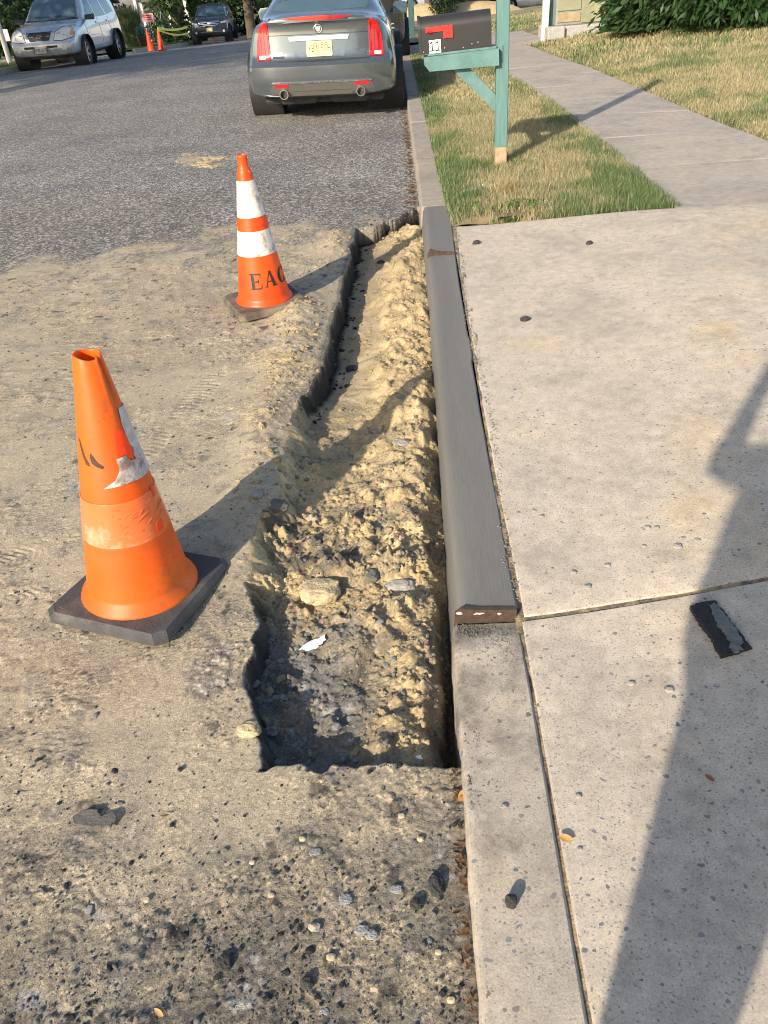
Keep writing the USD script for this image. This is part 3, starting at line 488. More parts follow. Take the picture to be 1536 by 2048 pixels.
lawn_blades('lawn_grass', 90000, lambda y: swr(y), lambda y: 3.2 + .34 * y, 5.6, 13, zlawn, True, .035, .07, .0052, 83, 'half dried lawn right of the sidewalk', .9)
lawn_blades('lawn_grass', 50000, lambda y: swr(y), lambda y: 3.2 + .34 * y, 13, 30, zlawn, True, .05, .10, .008, 84, 'far part of the dry lawn, round the utility cabinet and the evergreen')
r = np.random.default_rng(90)
# left side of the street
xx, yv = np.meshgrid(np.linspace(0, 1, 40), np.linspace(-10, 110, 160)); xx = -60 + (xl_kerb(yv) - .16 + 60) * xx
zleft = lambda x, y: zt(y) + .13 + .02 * np.maximum(0, xl_kerb(y) - x - 1)
c = mixc(np.broadcast_to((.055, .105, .028), xx.shape + (3,)), (.2, .17, .08), sst(.55, .75, n2(xx, yv, .6, 76, 4)))
ob('lawn', grid_mesh(xx, yv, zleft(xx, yv)), 'soil', smooth=True, col=c.reshape(-1, 3), kind='structure')
y_ = 20 + 30 * r.random(26000); x_ = xl_kerb(y_) - .2 - 7 * r.random(26000) ** 1.3
col = mixc(np.broadcast_to((.06, .14, .03), (26000, 3)), (.3, .27, .12), np.clip(n2(x_, y_, 1, 77, 3) * 1.5 - .45 + r.normal(0, .2, 26000), 0, 1))
kp = ~((y_ > 30.8) & (y_ < 36.6)) & ~((x_ < xl_kerb(y_) - 1.7) & (x_ > xl_kerb(y_) - 3.0))
m, c = blades(x_[kp], y_[kp], zleft(x_, y_)[kp] - .02, r.uniform(.06, .12, kp.sum()), np.full(kp.sum(), .016), col[kp], 91)
ob('lawn_grass', m, 'grass_blades', smooth=False, label='green lawn behind the silver SUV across the street', cat='grass', kind='stuff', col=c)
fw_ = xf('far_sidewalk', 'concrete sidewalk across the street behind the SUVs', 'sidewalk', kind='structure')
for a, b in ((10, 31.4), (36.0, 60)):
    ob('slab', slab(lambda t, a=a, b=b: xl_kerb(a + (b - a) * t) - 2.95, lambda t, a=a, b=b: xl_kerb(a + (b - a) * t) - 1.75, lambda x, a=a: a + 0 * x, lambda x, b=b: b + 0 * x, 4, 30, lambda x, y: zleft(x, y) + .03), 'sidewalk_concrete', fw_, smooth=True)
fd = xf('far_driveway', 'pale concrete driveway apron across the street behind the two cones', 'driveway', kind='structure')
ob('slab', slab(lambda t: -24 + 0 * t, lambda t: xl_kerb(31.2 + 5 * t) + .02, lambda x: 31.25 + 0 * x, lambda x: 36.15 + 0 * x, 14, 14, lambda x, y: zt(y) + .05 + .11 * sst(-11.0, -12.6, x) + .02 * np.maximum(0, -12.2 - x)), 'driveway_concrete', fd, smooth=True)
# weeds at the near end of the grass strip
def sprig(cx, cy, n_, R, h, seed, z0, s=.012):
    r = np.random.default_rng(seed); V, F_ = [], []
    for i in range(n_):
        a = r.uniform(0, 2 * PI); q = R * math.sqrt(r.random()); p = np.array([cx + q * math.cos(a), cy + q * math.sin(a) * .75, z0 + h * r.uniform(.1, 1) * (1 - .6 * (q / R) ** 2)])
        d = np.array([math.cos(a) , math.sin(a), r.uniform(-.3, .9)]) * s * r.uniform(.7, 1.8); w = np.cross(d, r.normal(0, 1, 3)); w = w / np.linalg.norm(w) * np.linalg.norm(d) * .32
        k = len(V); V += [p, p + d * .5 + w, p + d, p + d * .5 - w]; F_ += [[k, k + 1, k + 2], [k, k + 2, k + 3]]
    return trimesh.Trimesh(V, F_, process=False)
for (cx, cy, n_, R, h, lab) in ((.72, 5.50, 1500, .21, .07, 'bright green weed clump at the middle of the grass strip end'), (.36, 5.58, 700, .12, .06, 'small green weed against the end of the old kerb'), (.58, 5.24, 350, .08, .04, 'low sprig of weed hanging over the driveway edge by the stick')):
    ob('weed_clump', sprig(cx, cy, n_, R, h, int(cx * 100), .10), 'weed_leaves', smooth=False, label=lab, cat='weed')
pmat('silver_leaf', (.40, .43, .38), .7, .2, 30)
for (cx, cy, n_, R, lab) in ((.52, 6.05, 500, .17, 'grey-leaved low weed beside the foot of the mailbox post'), (.86, 5.46, 350, .10, 'grey-leaved weed right of the bright green clump')):
    ob('weed_clump', sprig(cx, cy, n_, R, .05, int(cx * 100) + 7, .11, .010), 'silver_leaf', smooth=False, label=lab, cat='weed')
for (cx, cy, lab) in ((.66, 5.92, 'tuft of straw-dry grass in front of the mailbox post'),):
    rr = np.random.default_rng(7); n_ = 260; m, c = blades(cx + rr.normal(0, .05, n_), cy + rr.normal(0, .04, n_), np.full(n_, .11), rr.uniform(.08, .17, n_), np.full(n_, .005), np.array((.46, .37, .19)) * rr.uniform(.7, 1.2, (n_, 1)), 8, .8)
    ob('dry_tuft', m, 'grass_blades', smooth=False, label=lab, cat='grass tuft', col=c)
island_mat('trench_stones', [(0, (.16, .145, .115)), (.5, (.30, .25, .165)), (.85, (.40, .34, .23)), (1, (.34, .34, .33))], .85, bump=.002)
# ------------------------------------------------------------------ loose stuff on the ground
r = np.random.default_rng(17)
def scatter(name, n_, xr, yr, size, mat, label, seed, keep=None, sub=0, power=1.0, flat=.7, cat='gravel'):
    r = np.random.default_rng(seed); x = xr[0] + (xr[1] - xr[0]) * r.random(n_); y = yr[0] + (yr[1] - yr[0]) * r.random(n_) ** power
    z = HGT(np.stack([y, x], 1)); s = size[0] * (size[1] / size[0]) ** (r.random(n_) ** 2.6)
    k = np.ones(n_, bool) if keep is None else keep(x, y, z, r)
    return ob(name, pebble_mesh(np.stack([x, y, z + s * .12], 1)[k], s[k], seed, sub, flat, .34 if mat in ('trench_stones', 'sand_clods', 'dark_clods') else .22), mat, smooth=True if sub and mat == 'pebbles' else False, label=label, cat=cat, kind='stuff')
INS = RegularGridInterpolator((gy, gx), inside, bounds_error=False, fill_value=0); DU = RegularGridInterpolator((gy, gx), dust, bounds_error=False, fill_value=0)
SMZ = RegularGridInterpolator((gy, gx), smz, bounds_error=False, fill_value=0)
clump = lambda x, y, s, sd: n2(x, y, s, sd, 3) - .16 * SMZ(np.stack([y, x], 1))
scatter('gravel', 22000, (-1.6, .04), (.42, 2.6), (.0011, .0036), 'pebbles', 'coarse grit lying on the sandy asphalt nearest the camera', 16, lambda x, y, z, r: (INS(np.stack([y, x], 1)) < .3) & (r.random(len(x)) < .2 + 2.2 * np.maximum(0, clump(x, y, 5, 3) - .42) + .4 * sst(1.1, .6, y)), 0, 1.4)
SPI = RegularGridInterpolator((gy, gx), sandpile * 26, bounds_error=False, fill_value=0); gz_sand = lambda x, y: SPI(np.stack([y, x], 1))
scatter('gravel', 9000, (-1.75, .04), (.42, 3.2), (.0015, .006), 'pebbles', 'fine gravel strewn over the sandy asphalt', 18, lambda x, y, z, r: (INS(np.stack([y, x], 1)) < .3) & (r.random(len(x)) < .15 + 1.4 * np.maximum(0, clump(x, y, 4, 5) - .4) + .5 * sst(1.2, .6, y)), 1, 1.25)
scatter('gravel', 4200, (-2.6, .04), (3.0, 6.2), (.003, .009), 'pebbles', 'gravel scattered on the sand round the striped cone', 19, lambda x, y, z, r: (INS(np.stack([y, x], 1)) < .3) & (DU(np.stack([y, x], 1)) > .5) & (r.random(len(x)) < clump(x, y, 3, 6)), 0)
scatter('gravel', 3200, (-.6, .05), (1.12, 3.1), (.0018, .010), 'trench_stones', 'stones lying in the near half of the trench', 20, lambda x, y, z, r: (INS(np.stack([y, x], 1)) > .8) & (r.random(len(x)) < np.clip(1.3 - np.abs(y - 1.75) * 1.0, .1, 1)), 1)
scatter('sand_clods', 4200, (-.75, .05), (1.2, 5.8), (.0025, .015), 'sand_clods', 'crumbled lumps of yellow sand in and beside the trench', 21, lambda x, y, z, r: (r.random(len(x)) < np.where(INS(np.stack([y, x], 1)) > .8, .2 + .9 * sst(-.4, -.15, x), .9 * np.clip(gz_sand(x, y), 0, 1))), 1, cat='sand')
scatter('dark_crumbs', 4200, (-1.1, .04), (.42, 1.15), (.002, .008), 'dark_clods', 'black asphalt crumbs at the bottom of the picture', 22, lambda x, y, z, r: (INS(np.stack([y, x], 1)) < .3) & (r.random(len(x)) < 3.0 * np.maximum(0, clump(x, y, 7, 8) - .52) + .05), 0, cat='asphalt crumbs')
scatter('dark_crumbs', 900, (-.6, .0), (2.9, 6.1), (.004, .016), 'dark_clods', 'black asphalt crumbs fallen along the broken edge', 23, lambda x, y, z, r: (np.abs(x - np.interp(y, [3, 3.3, 4.24, 5.67, 6.1], [-.53, -.45, -.44, -.42, -.3]) - .03) < .05), 0, cat='asphalt crumbs')
scatter('cement_crumbs', 900, (-.52, -.02), (1.13, 1.7), (.003, .014), 'cement_crumbs', 'pale broken bits of cement on the mud of the near pit', 25, lambda x, y, z, r: (INS(np.stack([y, x], 1)) > .9) & (r.random(len(x)) < np.clip(.75 - (x + .5) * 1.6, .05, .6)), 0, cat='cement crumbs', flat=.45)
scatter('cement_crumbs', 700, (-1.3, .02), (.45, 2.2), (.003, .013), 'cement_crumbs', 'pale crumbs of cement on the dirt', 24, lambda x, y, z, r: (INS(np.stack([y, x], 1)) < .3) & (r.random(len(x)) < 2.6 * np.maximum(0, clump(x, y, 6, 9) - .52) + .02), 0, cat='cement crumbs', flat=.5)
rr = np.random.default_rng(77); n_ = 5200; x_ = rr.uniform(.055, .222, n_); y_ = .98 + .58 * rr.random(n_) ** .8; kp = rr.random(n_) < 2.4 * np.maximum(0, n2(x_, y_, 9, 78, 3) - .40); x_, y_ = x_[kp], y_[kp]; sz_ = .0009 * 3.6 ** rr.random(len(x_))
ob('kerb_grit', pebble_mesh(np.stack([x_, y_, .0325 - .02 * sst(1.48, 1.57, y_) + sz_ * .2], 1), sz_, 79, 0), 'trench_stones', smooth=False, label='sand and grit spilled on the near kerb top by the fresh kerb', cat='grit', kind='stuff')
NTH = ['closest to the camera', 'second closest to the camera', 'third closest', 'fourth closest', 'fifth closest', 'sixth closest', 'seventh closest', 'eighth closest', 'ninth closest', 'tenth closest', 'eleventh closest', 'twelfth closest', 'thirteenth closest', 'fourteenth closest', 'fifteenth closest', 'sixteenth closest', 'farthest from the camera']
def ranked(lst): o = sorted(range(len(lst)), key=lambda i: lst[i][1]); return {i: NTH[k] if k < len(lst) - 1 else NTH[-1] for k, i in enumerate(o)}
def rock(sx, sy, sz, seed, sub=3, amp=.3, sc=2.2):
    b = trimesh.creation.icosphere(subdivisions=sub); v = np.array(b.vertices); v = v * (1 + amp * 2 * (meshkit.fbm(v * sc + seed * 3.1, 4, seed) - .5))[:, None]
    v = np.sign(v) * np.abs(v) ** .8; b.vertices = v * [sx, sy, sz]; return b
pmat('rock_black', (.035, .034, .033), .9, .4, 60, .004, 180); pmat('rock_grey', (.27, .26, .235), .9, .25, 40, .003, 160); pmat('rock_pale', (.40, .335, .225), .85, .2, 30, .001, 200); pmat('slate_grey', (.105, .10, .092), .8, .2, 40, .002, 150)
pmat('rock_sand', (.40, .325, .2), .95, .25, 40, .004, 150); pmat('wood_grey', (.12, .095, .07), .9, .4, 25, .003, 120); pmat('paper_white', (.75, .76, .78), .7, .05, 30)
pmat('chunk_skin', (.13, .135, .13), .9, .3, 50, .003, 150); pmat('chunk_tar', (.022, .021, .021), .85, .5, 90, .006, 170); pmat('chunk_cement', (.23, .235, .23), .9, .3, 50, .003, 150)
# broken slab of old asphalt on the driveway
pts = np.array([(.672, 1.532), (.705, 1.546), (.742, 1.548), (.757, 1.47), (.775, 1.372), (.735, 1.362), (.694, 1.352), (.690, 1.42), (.680, 1.47)]); zc = float(zwalk(.7, 1.45))
def slabby(pts, z0, th, seed, jag=.004):
    pg = sg.Polygon(pts).segmentize(.008); rr = np.random.default_rng(seed); q = np.array(pg.exterior.coords)[:-1] + rr.normal(0, jag * .5, (len(pg.exterior.coords) - 1, 2))
    m = trimesh.creation.extrude_polygon(sg.Polygon(q).buffer(0), th, engine='earcut'); m = trimesh.Trimesh(*trimesh.remesh.subdivide_to_size(m.vertices, m.faces, .012)); v = m.vertices.copy(); v[:, 2] += (meshkit.fbm(v * 40, 3, seed) - .5) * th * .7; m.vertices = v; m.apply_translation((0, 0, z0)); return m
ch = xf('asphalt_chunk', 'broken flat chunk of black asphalt with a grey strip, lying on the driveway slab', 'asphalt chunk')
ob('tar_piece', slabby(pts, zc + .001, .013, 1, .003), 'chunk_tar', ch, smooth=False)
ob('cement_skin', slabby([(.715, 1.535), (.738, 1.535), (.756, 1.46), (.762, 1.39), (.738, 1.358), (.722, 1.362), (.727, 1.42), (.714, 1.46), (.722, 1.50)], zc + .0115, .005, 2, .006), 'chunk_skin', ch, smooth=False, label='grey cement skin on the chunk')
ob('pebble', mv(rock(.0115, .012, .012, 4), (.121, .772, .045)), 'rock_black', smooth=True, label='single black pebble on the near kerb top', cat='pebble')
for (x, y, s, lab) in ((.35, 4.80, .022, 'dark stone on the sandy corner of the driveway near the grass'), (.98, 4.54, .019, 'dark lump farthest right on the driveway slab'), (.49, 3.55, .022, 'dark stone with a long shadow in the middle of the driveway')):
    ob('dark_stone', mv(rock(s * .95, s * .7, s * .6, int(x * 100), 3, .55, 1.8), (x, y, float(zwalk(x, y)) + s * .4)), 'rock_black', smooth=True, label=lab, cat='stone')
DP = ((.71, 1.78, .013), (.65, 1.885, .010), (.675, 1.88, .009), (.40, 1.71, .010), (.43, 1.65, .011), (.50, 1.73, .009), (.35, 1.99, .008), (.62, 1.80, .007), (.33, 2.02, .007), (.44, 2.62, .007), (.77, 1.80, .009), (.38, 2.3, .006), (.55, 1.27, .012), (.29, 1.0, .007), (.47, 1.30, .009), (.13, .98, .007), (.27, .88, .006)); RK = ranked(DP)
for i, (x, y, s) in enumerate(DP):
    ob('pebble', mv(rock(s * .95, s * .75, s * .42, 60 + i, 3, .45, 1.6), (x, y, float(zwalk(x, y)) + s * .2)), 'rock_grey', smooth=True, label='small pale pebble on the driveway concrete, ' + RK[i], cat='pebble', group='pale pebbles on the driveway')
ob('slate_flake', slabby([(-.815, .975), (-.80, .998), (-.765, .995), (-.75, .983), (-.728, .992), (-.715, .975), (-.722, .955), (-.77, .958), (-.80, .962)], gz(-.76, .97) + .004, .007, 6, .003), 'slate_grey', smooth=False, label='flat dark grey flake lying on the sand at the lower left', cat='flake')
sh_ = slabby([(-.385, 1.55), (-.36, 1.575), (-.335, 1.585), (-.315, 1.60), (-.312, 1.58), (-.33, 1.565), (-.335, 1.555), (-.36, 1.545)], 0, .003, 8, .003); ob('white_shard', rot(mv(sh_, (0, 0, gz(-.35, 1.56) + .02)), .15, [1, 0, 0], (-.35, 1.56, gz(-.35, 1.56))), 'paper_white', smooth=False, label='white torn scrap on the dark mud in the trench', cat='scrap')
for (x, y, sx, sy, sz, mt, lab, sd) in ((-.345, 1.775, .075, .06, .035, 'rock_sand', 'big tan lump with a flat face at the head of the muddy pit', 3), (-.10, 1.80, .055, .03, .02, 'rock_grey', 'grey crust of concrete on the sand beside the fresh kerb', 5), (-.19, 1.84, .03, .035, .025, 'slate_grey', 'dark stone right of the big tan lump', 7), (-.10, 2.62, .035, .03, .02, 'rock_grey', 'pale grey stone on top of the sand ridge', 9),
        (-.36, 3.55, .035, .04, .022, 'rock_black', 'lump of black asphalt on the trodden trench floor', 11), (-.26, 5.18, .03, .025, .018, 'rock_black', 'small dark lump near the far end of the trench', 13), (-.52, 2.16, .045, .035, .022, 'slate_grey', 'grey wet lump of concrete on the rim left of the trench', 15), (-.465, 1.22, .035, .028, .02, 'rock_sand', 'tan lump on the trench corner', 17),
        (-.02, .83, .022, .035, .02, 'rock_black', 'long black tar lump by the near kerb', 19), (-.06, .79, .018, .017, .014, 'rock_black', 'round black tar lump below the long one', 21), (-.42, .68, .024, .022, .014, 'rock_black', 'wide black tar lump at the bottom left', 23), (-.26, .645, .018, .016, .012, 'rock_black', 'black tar lump at the bottom centre', 25), (-.03, 5.92, .06, .04, .03, 'rock_sand', 'brick-coloured stone under the end of the old asphalt', 27), (-.60, 2.20, .03, .026, .018, 'rock_grey', 'grey pebble cluster stone at the trench rim', 29)):
    ob('lump', mv(rock(sx * (.68 if y < 1 else .8), sy * (.68 if y < 1 else .8), sz * .75, sd, 4, .35, 2.2), (x, y, gz(x, y) + sz * .12)), mt, smooth=True, label=lab, cat='lump')
DP = ((-.27, .90, .012), (-.20, .80, .013), (-.10, .82, .011), (-.145, .73, .011), (-.255, .745, .011), (-.165, .74, .013), (-.225, .60, .008)); RK = ranked(DP)
for i, (x, y, s) in enumerate(DP):
    ob('cement_splash', mv(rock(s * 1.0, s * .75, s * .28, 80 + i, 4, .5, 2.4), (x, y, gz(x, y) + s * .15)), 'chunk_cement', smooth=True, label='pale blob of cement on the dirt below the trench, ' + RK[i], cat='cement blob', group='cement blobs on the dirt')
DP = ((-.26, .745, .009), (-.05, .93, .008), (-.30, .93, .008), (-.09, .98, .008), (-.35, .81, .007), (-.22, .69, .009), (-.02, .70, .007), (-.4, .88, .007), (-.6, .8, .007), (.0, .62, .008)); RK = ranked(DP)
for i, (x, y, s) in enumerate(DP):
    ob('pebble', mv(rock(s * .95, s * .75, s * .5, 120 + i, 3, .35, 1.6), (x, y, gz(x, y) + s * .3)), 'rock_pale', smooth=True, label='pale yellow pebble on the dirt below the trench, ' + RK[i], cat='pebble', group='yellow pebbles on the dirt')
st = slabby([(.50, 5.205), (.53, 5.235), (.60, 5.25), (.68, 5.255), (.69, 5.235), (.60, 5.222), (.53, 5.205)], .145, .014, 9, .004); ob('wood_scrap', st, 'wood_grey', smooth=False, label='weathered scrap of wood at the edge between grass strip and driveway', cat='wood scrap')
# dead leaves in the gutter
def leaf(s, seed):
    rr = np.random.default_rng(seed); L = s; W = s * rr.uniform(.35, .6); t = np.linspace(0, 1, 6); V, F_ = [], []
    for k, q in enumerate(t):
        w = W * .5 * math.sin(PI * min(1, q * .95 + .05)) ** .7; zc_ = .25 * s * (q - .5) ** 2; V += [(L * (q - .5), -w, zc_ + w * .4), (L * (q - .5), 0, zc_), (L * (q - .5), w, zc_ + w * .4)]
        if k:
            a = 3 * k - 3; F_ += [[a, a + 3, a + 1], [a + 1, a + 3, a + 4], [a + 1, a + 4, a + 2], [a + 2, a + 4, a + 5]]
    return rot(rot(trimesh.Trimesh(V, F_, process=False), rr.uniform(-.5, .5), [1, 0, 0]), rr.uniform(0, 6.3), [0, 0, 1])
r = np.random.default_rng(31); ls = []
for i in range(60):
    y = r.uniform(.4, 1.1); x = .038 - abs(r.normal(0, .010)); ls.append(mv(leaf(r.uniform(.008, .02), i), (x, y, gz(x, y) + r.uniform(.002, .012))))
for i in range(220):
    y = r.uniform(6.3, 12); x = float(xk(y)) - .03 - abs(r.normal(0, .03)); ls.append(mv(leaf(r.uniform(.02, .045), i), (x, y, float(zroad(x, y)) + .008)))
ob('leaf_litter', cat_(*ls), 'leaf_litter', smooth=True, label='brown leaf litter lying in the gutter along the kerb', cat='leaf litter', kind='stuff')
pmat('dry_leaf', (.46, .27, .09), .7, .3, 80); pmat('red_leaf', (.33, .10, .05), .7, .3, 80)
for i, (x, y, s, m_, lab) in enumerate(((.246, .90, .03, 'dry_leaf', 'curled tan leaf in the crack behind the near kerb'), (.048, 1.03, .04, 'dry_leaf', 'tan leaf stuck at the near corner of the trench'), (.565, 1.02, .022, 'red_leaf', 'reddish leaf on the driveway at the right edge'), (-.61, .985, .022, 'dry_leaf', 'small tan splinter on the dirt right of the dark flake'), (-.52, .595, .024, 'dry_leaf', 'tan bark sliver near the bottom of the picture'))):
    z = gz(x, y) if x < .05 else float(zwalk(x, y)); ob('dead_leaf', mv(leaf(s, 40 + i), (x, y, z + .006)), m_, smooth=True, label=lab, cat='leaf')
# ------------------------------------------------------------------ traffic cones
def cone_mat(name, col, dirt, fade=None, thr=(.56, .7), rough=.42):
    n = {'g': ('geometry', {}), 'o': ('texture_coordinate', {}), 'n': ('noise_texture', {'scale': 7., 'detail': 6, 'roughness': .65}), 'm': ('map_range', {'from_min': thr[0], 'from_max': thr[1], 'to_max': .8, 'clamp': True}), 'mx': ('mix_color', {'b': dirt}),
         'f': ('noise_texture', {'scale': 3.5, 'detail': 4}), 'fm': ('map_range', {'from_min': .35, 'from_max': .68, 'clamp': True}), 'fx': ('mix_color', {'a': col, 'b': fade or col}),
         'sp': ('noise_texture', {'scale': 75., 'detail': 6, 'roughness': .8}), 'sm': ('map_range', {'from_min': .58, 'from_max': .70, 'to_max': .7, 'clamp': True}), 'sx': ('mix_color', {'b': (.06, .03, .015)}),
         'p': ('principled_bsdf', {'roughness': rough, 'specular_ior_level': .4, 'subsurface_weight': .05, 'subsurface_radius': (1, .3, .05), 'subsurface_scale': .01}), 'b': ('bump', {'distance': .0015})}
    l = [('g.position', 'n.vector'), ('g.position', 'f.vector'), ('g.position', 'sp.vector'), ('n.fac', 'm.value'), ('f.fac', 'fm.value'), ('fm.result', 'fx.fac'), ('fx.result', 'mx.a'), ('m.result', 'mx.fac'), ('sp.fac', 'sm.value'), ('sm.result', 'sx.fac'), ('mx.result', 'sx.a'), ('sx.result', 'p.base_color'), ('n.fac', 'b.height'), ('b.normal', 'p.normal')]
    usdkit.material(stage, '/World/Looks/' + name, n, l, surface='p.BSDF')
cone_mat('cone_orange_faded', (.72, .080, .003), (.34, .085, .018), (.74, .13, .010), (.47, .70), .5)
cone_mat('cone_red_orange', (.74, .058, .004), (.18, .035, .012), (.78, .085, .006), (.54, .70))
cone_mat('cone_peeled', (.70, .14, .035), (.56, .38, .28), (.64, .20, .09), (.55, .68), .25)
cone_mat('cone_bright', (.85, .055, .006), (.8, .07, .01))
pmat('rubber', (.055, .055, .058), .75, .3, 14, .002, 150, col2=(.14, .125, .10), thr=(.5, .66))
pmat('rubber_brown', (.075, .06, .048), .8, .3, 14, .002, 150, col2=(.20, .16, .11), thr=(.48, .66))
pmat('sheeting_white', (.66, .62, .57), .55, .14, 40, .001, 200, col2=(.30, .27, .24), thr=(.52, .66), det=6)
pmat('sheeting_grey', (.47, .43, .41), .5, .3, 35, .002, 90, col2=(.2, .15, .14), thr=(.5, .6), det=6)
pmat('stencil_black', (.022, .018, .016), .7, .4, 60)
pmat('scuff_black', (.05, .03, .02), .8, .3, 60); pmat('collar_edge', (.72, .18, .07), .5, .2, 30)
def shell(prof, th=.004, n_=72, fn=None):
    """open thin-walled body of revolution: list of (r, z); fn(theta, z) -> (dr, dz)"""
    prof = np.array(prof); th_ = np.linspace(0, 2 * PI, n_, endpoint=False); loop = np.vstack([prof, (prof - [th, 0])[::-1]]); k = len(loop); npf = len(prof)
    V = []
    for a in th_:
        for j, (r_, z_) in enumerate(loop):
            dr, dz = fn(a, z_) if fn else (0, 0); rr = max(.002, r_ + dr); V.append((rr * math.cos(a), rr * math.sin(a), z_ + dz))
    F_ = []
    for i in range(n_):
        q = (i + 1) % n_
        for j in range(k):
            b = (j + 1) % k; F_ += [[i * k + j, q * k + j, q * k + b], [i * k + j, q * k + b, i * k + b]]
    t = trimesh.Trimesh(V, F_, process=False); t.fix_normals(); return t
def wrap(poly, rad, off=.0016, res=.012, fn=None, th=.0012, mirror=1):
    """polygon (s = arc metres to the viewer's right of theta0, z) laid on a cone of radius rad(z); returns a thin shell"""
    g = poly.buffer(0); out = []
    for g1 in getattr(g, 'geoms', [g]):
        b = np.array(g1.segmentize(res).exterior.coords)[:-1]; holes = [np.array(h.segmentize(res).coords)[:-1] for h in g1.interiors]
        x0, y0, x1, y1 = g1.bounds; gx_, gy_ = np.meshgrid(np.arange(x0, x1, res), np.arange(y0, y1, res)); q = np.stack([gx_.ravel(), gy_.ravel()], 1)
        q = q[shapely.contains_xy(g1.buffer(-res * .4), q[:, 0], q[:, 1])]; P = np.vstack([b] + holes + [q]); d = Delaunay(P).simplices; c = P[d].mean(1); d = d[shapely.contains_xy(g1, c[:, 0], c[:, 1])]
        def lift(o):
            z = P[:, 1]; r_ = rad(z); a = THETA0 + P[:, 0] / RREF(z)
            if fn: r_ = r_ + np.array([fn(aa % (2 * PI), zz)[0] for aa, zz in zip(a, z)])
            return np.stack([(r_ + o) * np.cos(a), (r_ + o) * np.sin(a), z], 1)
        A, B = lift(off), lift(off - th); nP = len(P); F_ = [d, d[:, ::-1] + nP]; s0 = 0
        for ring in [b] + holes:
            i = np.arange(len(ring)) + s0; j = np.roll(i, -1); F_ += [np.stack([i, j, j + nP], 1), np.stack([i, j + nP, i + nP], 1)]; s0 += len(ring)
        out.append(trimesh.Trimesh(np.vstack([A, B]), np.vstack(F_), process=False))
    m = trimesh.util.concatenate(out); m.fix_normals(); return m
def cone_base(w, h, a, ch=.06, tap=.012):
    def ring(k, z): c_ = ch; w_ = w / 2 - k; return [(x, y, z) for x, y in ((-w_, -w_ + c_), (-w_ + c_, -w_), (w_ - c_, -w_), (w_, -w_ + c_), (w_, w_ - c_), (w_ - c_, w_), (-w_ + c_, w_), (-w_, w_ - c_))]
    m = hull(ring(0, .003) + ring(.0, h - .012) + ring(tap, h)); return rot(m, a, [0, 0, 1])
# -- faded cone with torn top, in front
CH = .76
def rc1(z): return .158 - .163 * np.asarray(z, float)
THETA0 = math.atan2(-1.70, .87); RREF = lambda z: np.maximum(.05, rc1(z))
def tear(a, z):
    s = (a - THETA0 + PI) % (2 * PI) - PI; q = max(0, (z - .52) / .24)
    dr = -.008 * q * math.exp(-((s - .85) / .13) ** 2) + .003 * q * math.exp(-((s - .55) / .14) ** 2) - .003 * q * math.exp(-((s + 1.2) / .5) ** 2)
    return dr, (-.010 * math.exp(-((s - .1) / .9) ** 2) * (z > .74) + .001 * math.sin(3 * a)) * (z > .72)
c1 = xf('traffic_cone', 'faded orange cone with a torn open top and peeled collars, nearest the camera', 'traffic cone', (-.875, 1.735, gz(-.875, 1.735) + .004), rx=-.060, ry=.045)
zz = [.036, .046] + list(np.linspace(.065, .755, 60)); prof = [(.170, .034), (.166, .044)] + [(float(rc1(z)) + .0025 * (1 if .236 < z < .246 or .372 < z < .380 else 0), z) for z in zz[2:]]
ob('base', cone_base(.40, .036, -.30, .028), 'rubber', c1, smooth=20)
ob('cone_body', shell(prof, .0045, 96, tear), 'cone_orange_faded', c1, smooth=True)
sp_ = lambda pts: sg.Polygon(pts)
ob('reflective_collar', wrap(sg.box(-.24, .244, .26, .371), rc1, .0022, .012, tear), 'cone_peeled', c1, smooth=True, label='lower collar with its reflective skin peeled off')
ob('reflective_collar', wrap(sp_([(-.040, .416), (.03, .420), (.13, .415), (.2, .42), (.16, .60), (.050, .612), (.046, .57), (.050, .54), (.058, .50), (.062, .472), (.044, .475), (.036, .494), (.008, .490), (.010, .46), (-.006, .436)]), rc1, .003, .010, tear), 'sheeting_grey', c1, smooth=True, label='cracked remains of the white upper collar')
ob('reflective_collar', wrap(sp_([(.012, .492), (.036, .496), (.044, .478), (.060, .480), (.052, .53), (.044, .562), (.018, .56)]), rc1, .0026, .010, tear), 'cone_bright', c1, smooth=True, label='bright orange patch where the collar tore away')
for q in (sp_([(.088, .378), (.10, .378), (.108, .352), (.094, .35)]), sp_([(.072, .252), (.10, .254), (.102, .28), (.076, .278)])): ob('bright_patch', wrap(q, rc1, .0036, .01, tear), 'cone_bright', c1, smooth=True)
for q in (sp_([(-.088, .545), (-.082, .54), (-.074, .50), (-.066, .485), (-.064, .475), (-.075, .478), (-.083, .50)]), sp_([(-.054, .512), (-.048, .505), (-.040, .488), (-.026, .476), (-.030, .470), (-.046, .476), (-.056, .485), (-.058, .50)])): ob('scuff', wrap(q, rc1, .0015, .006, tear, .001), 'scuff_black', c1, smooth=True)
rr = np.random.default_rng(3)
wr_ = []
for i in range(16):
    s0, z0 = rr.uniform(-.03, .14), rr.uniform(.262, .358); a0 = rr.uniform(-.6, 1.2); L_ = rr.uniform(.012, .034)
    t = np.linspace(-1, 1, 9); ss = s0 + L_ * t * math.cos(a0) - .006 * (t * t) * math.sin(a0); zz_ = z0 + L_ * .5 * t * math.sin(a0) - .007 * t * t; aa = THETA0 + ss / RREF(zz_); r_ = rc1(zz_) + .0028
    wr_.append(tube(np.stack([r_ * np.cos(aa), r_ * np.sin(aa), zz_], 1), .0014 * (1.05 - t * t), 5))
ob('collar_wrinkles', cat_(*wr_), 'cone_peeled', c1, smooth=True)
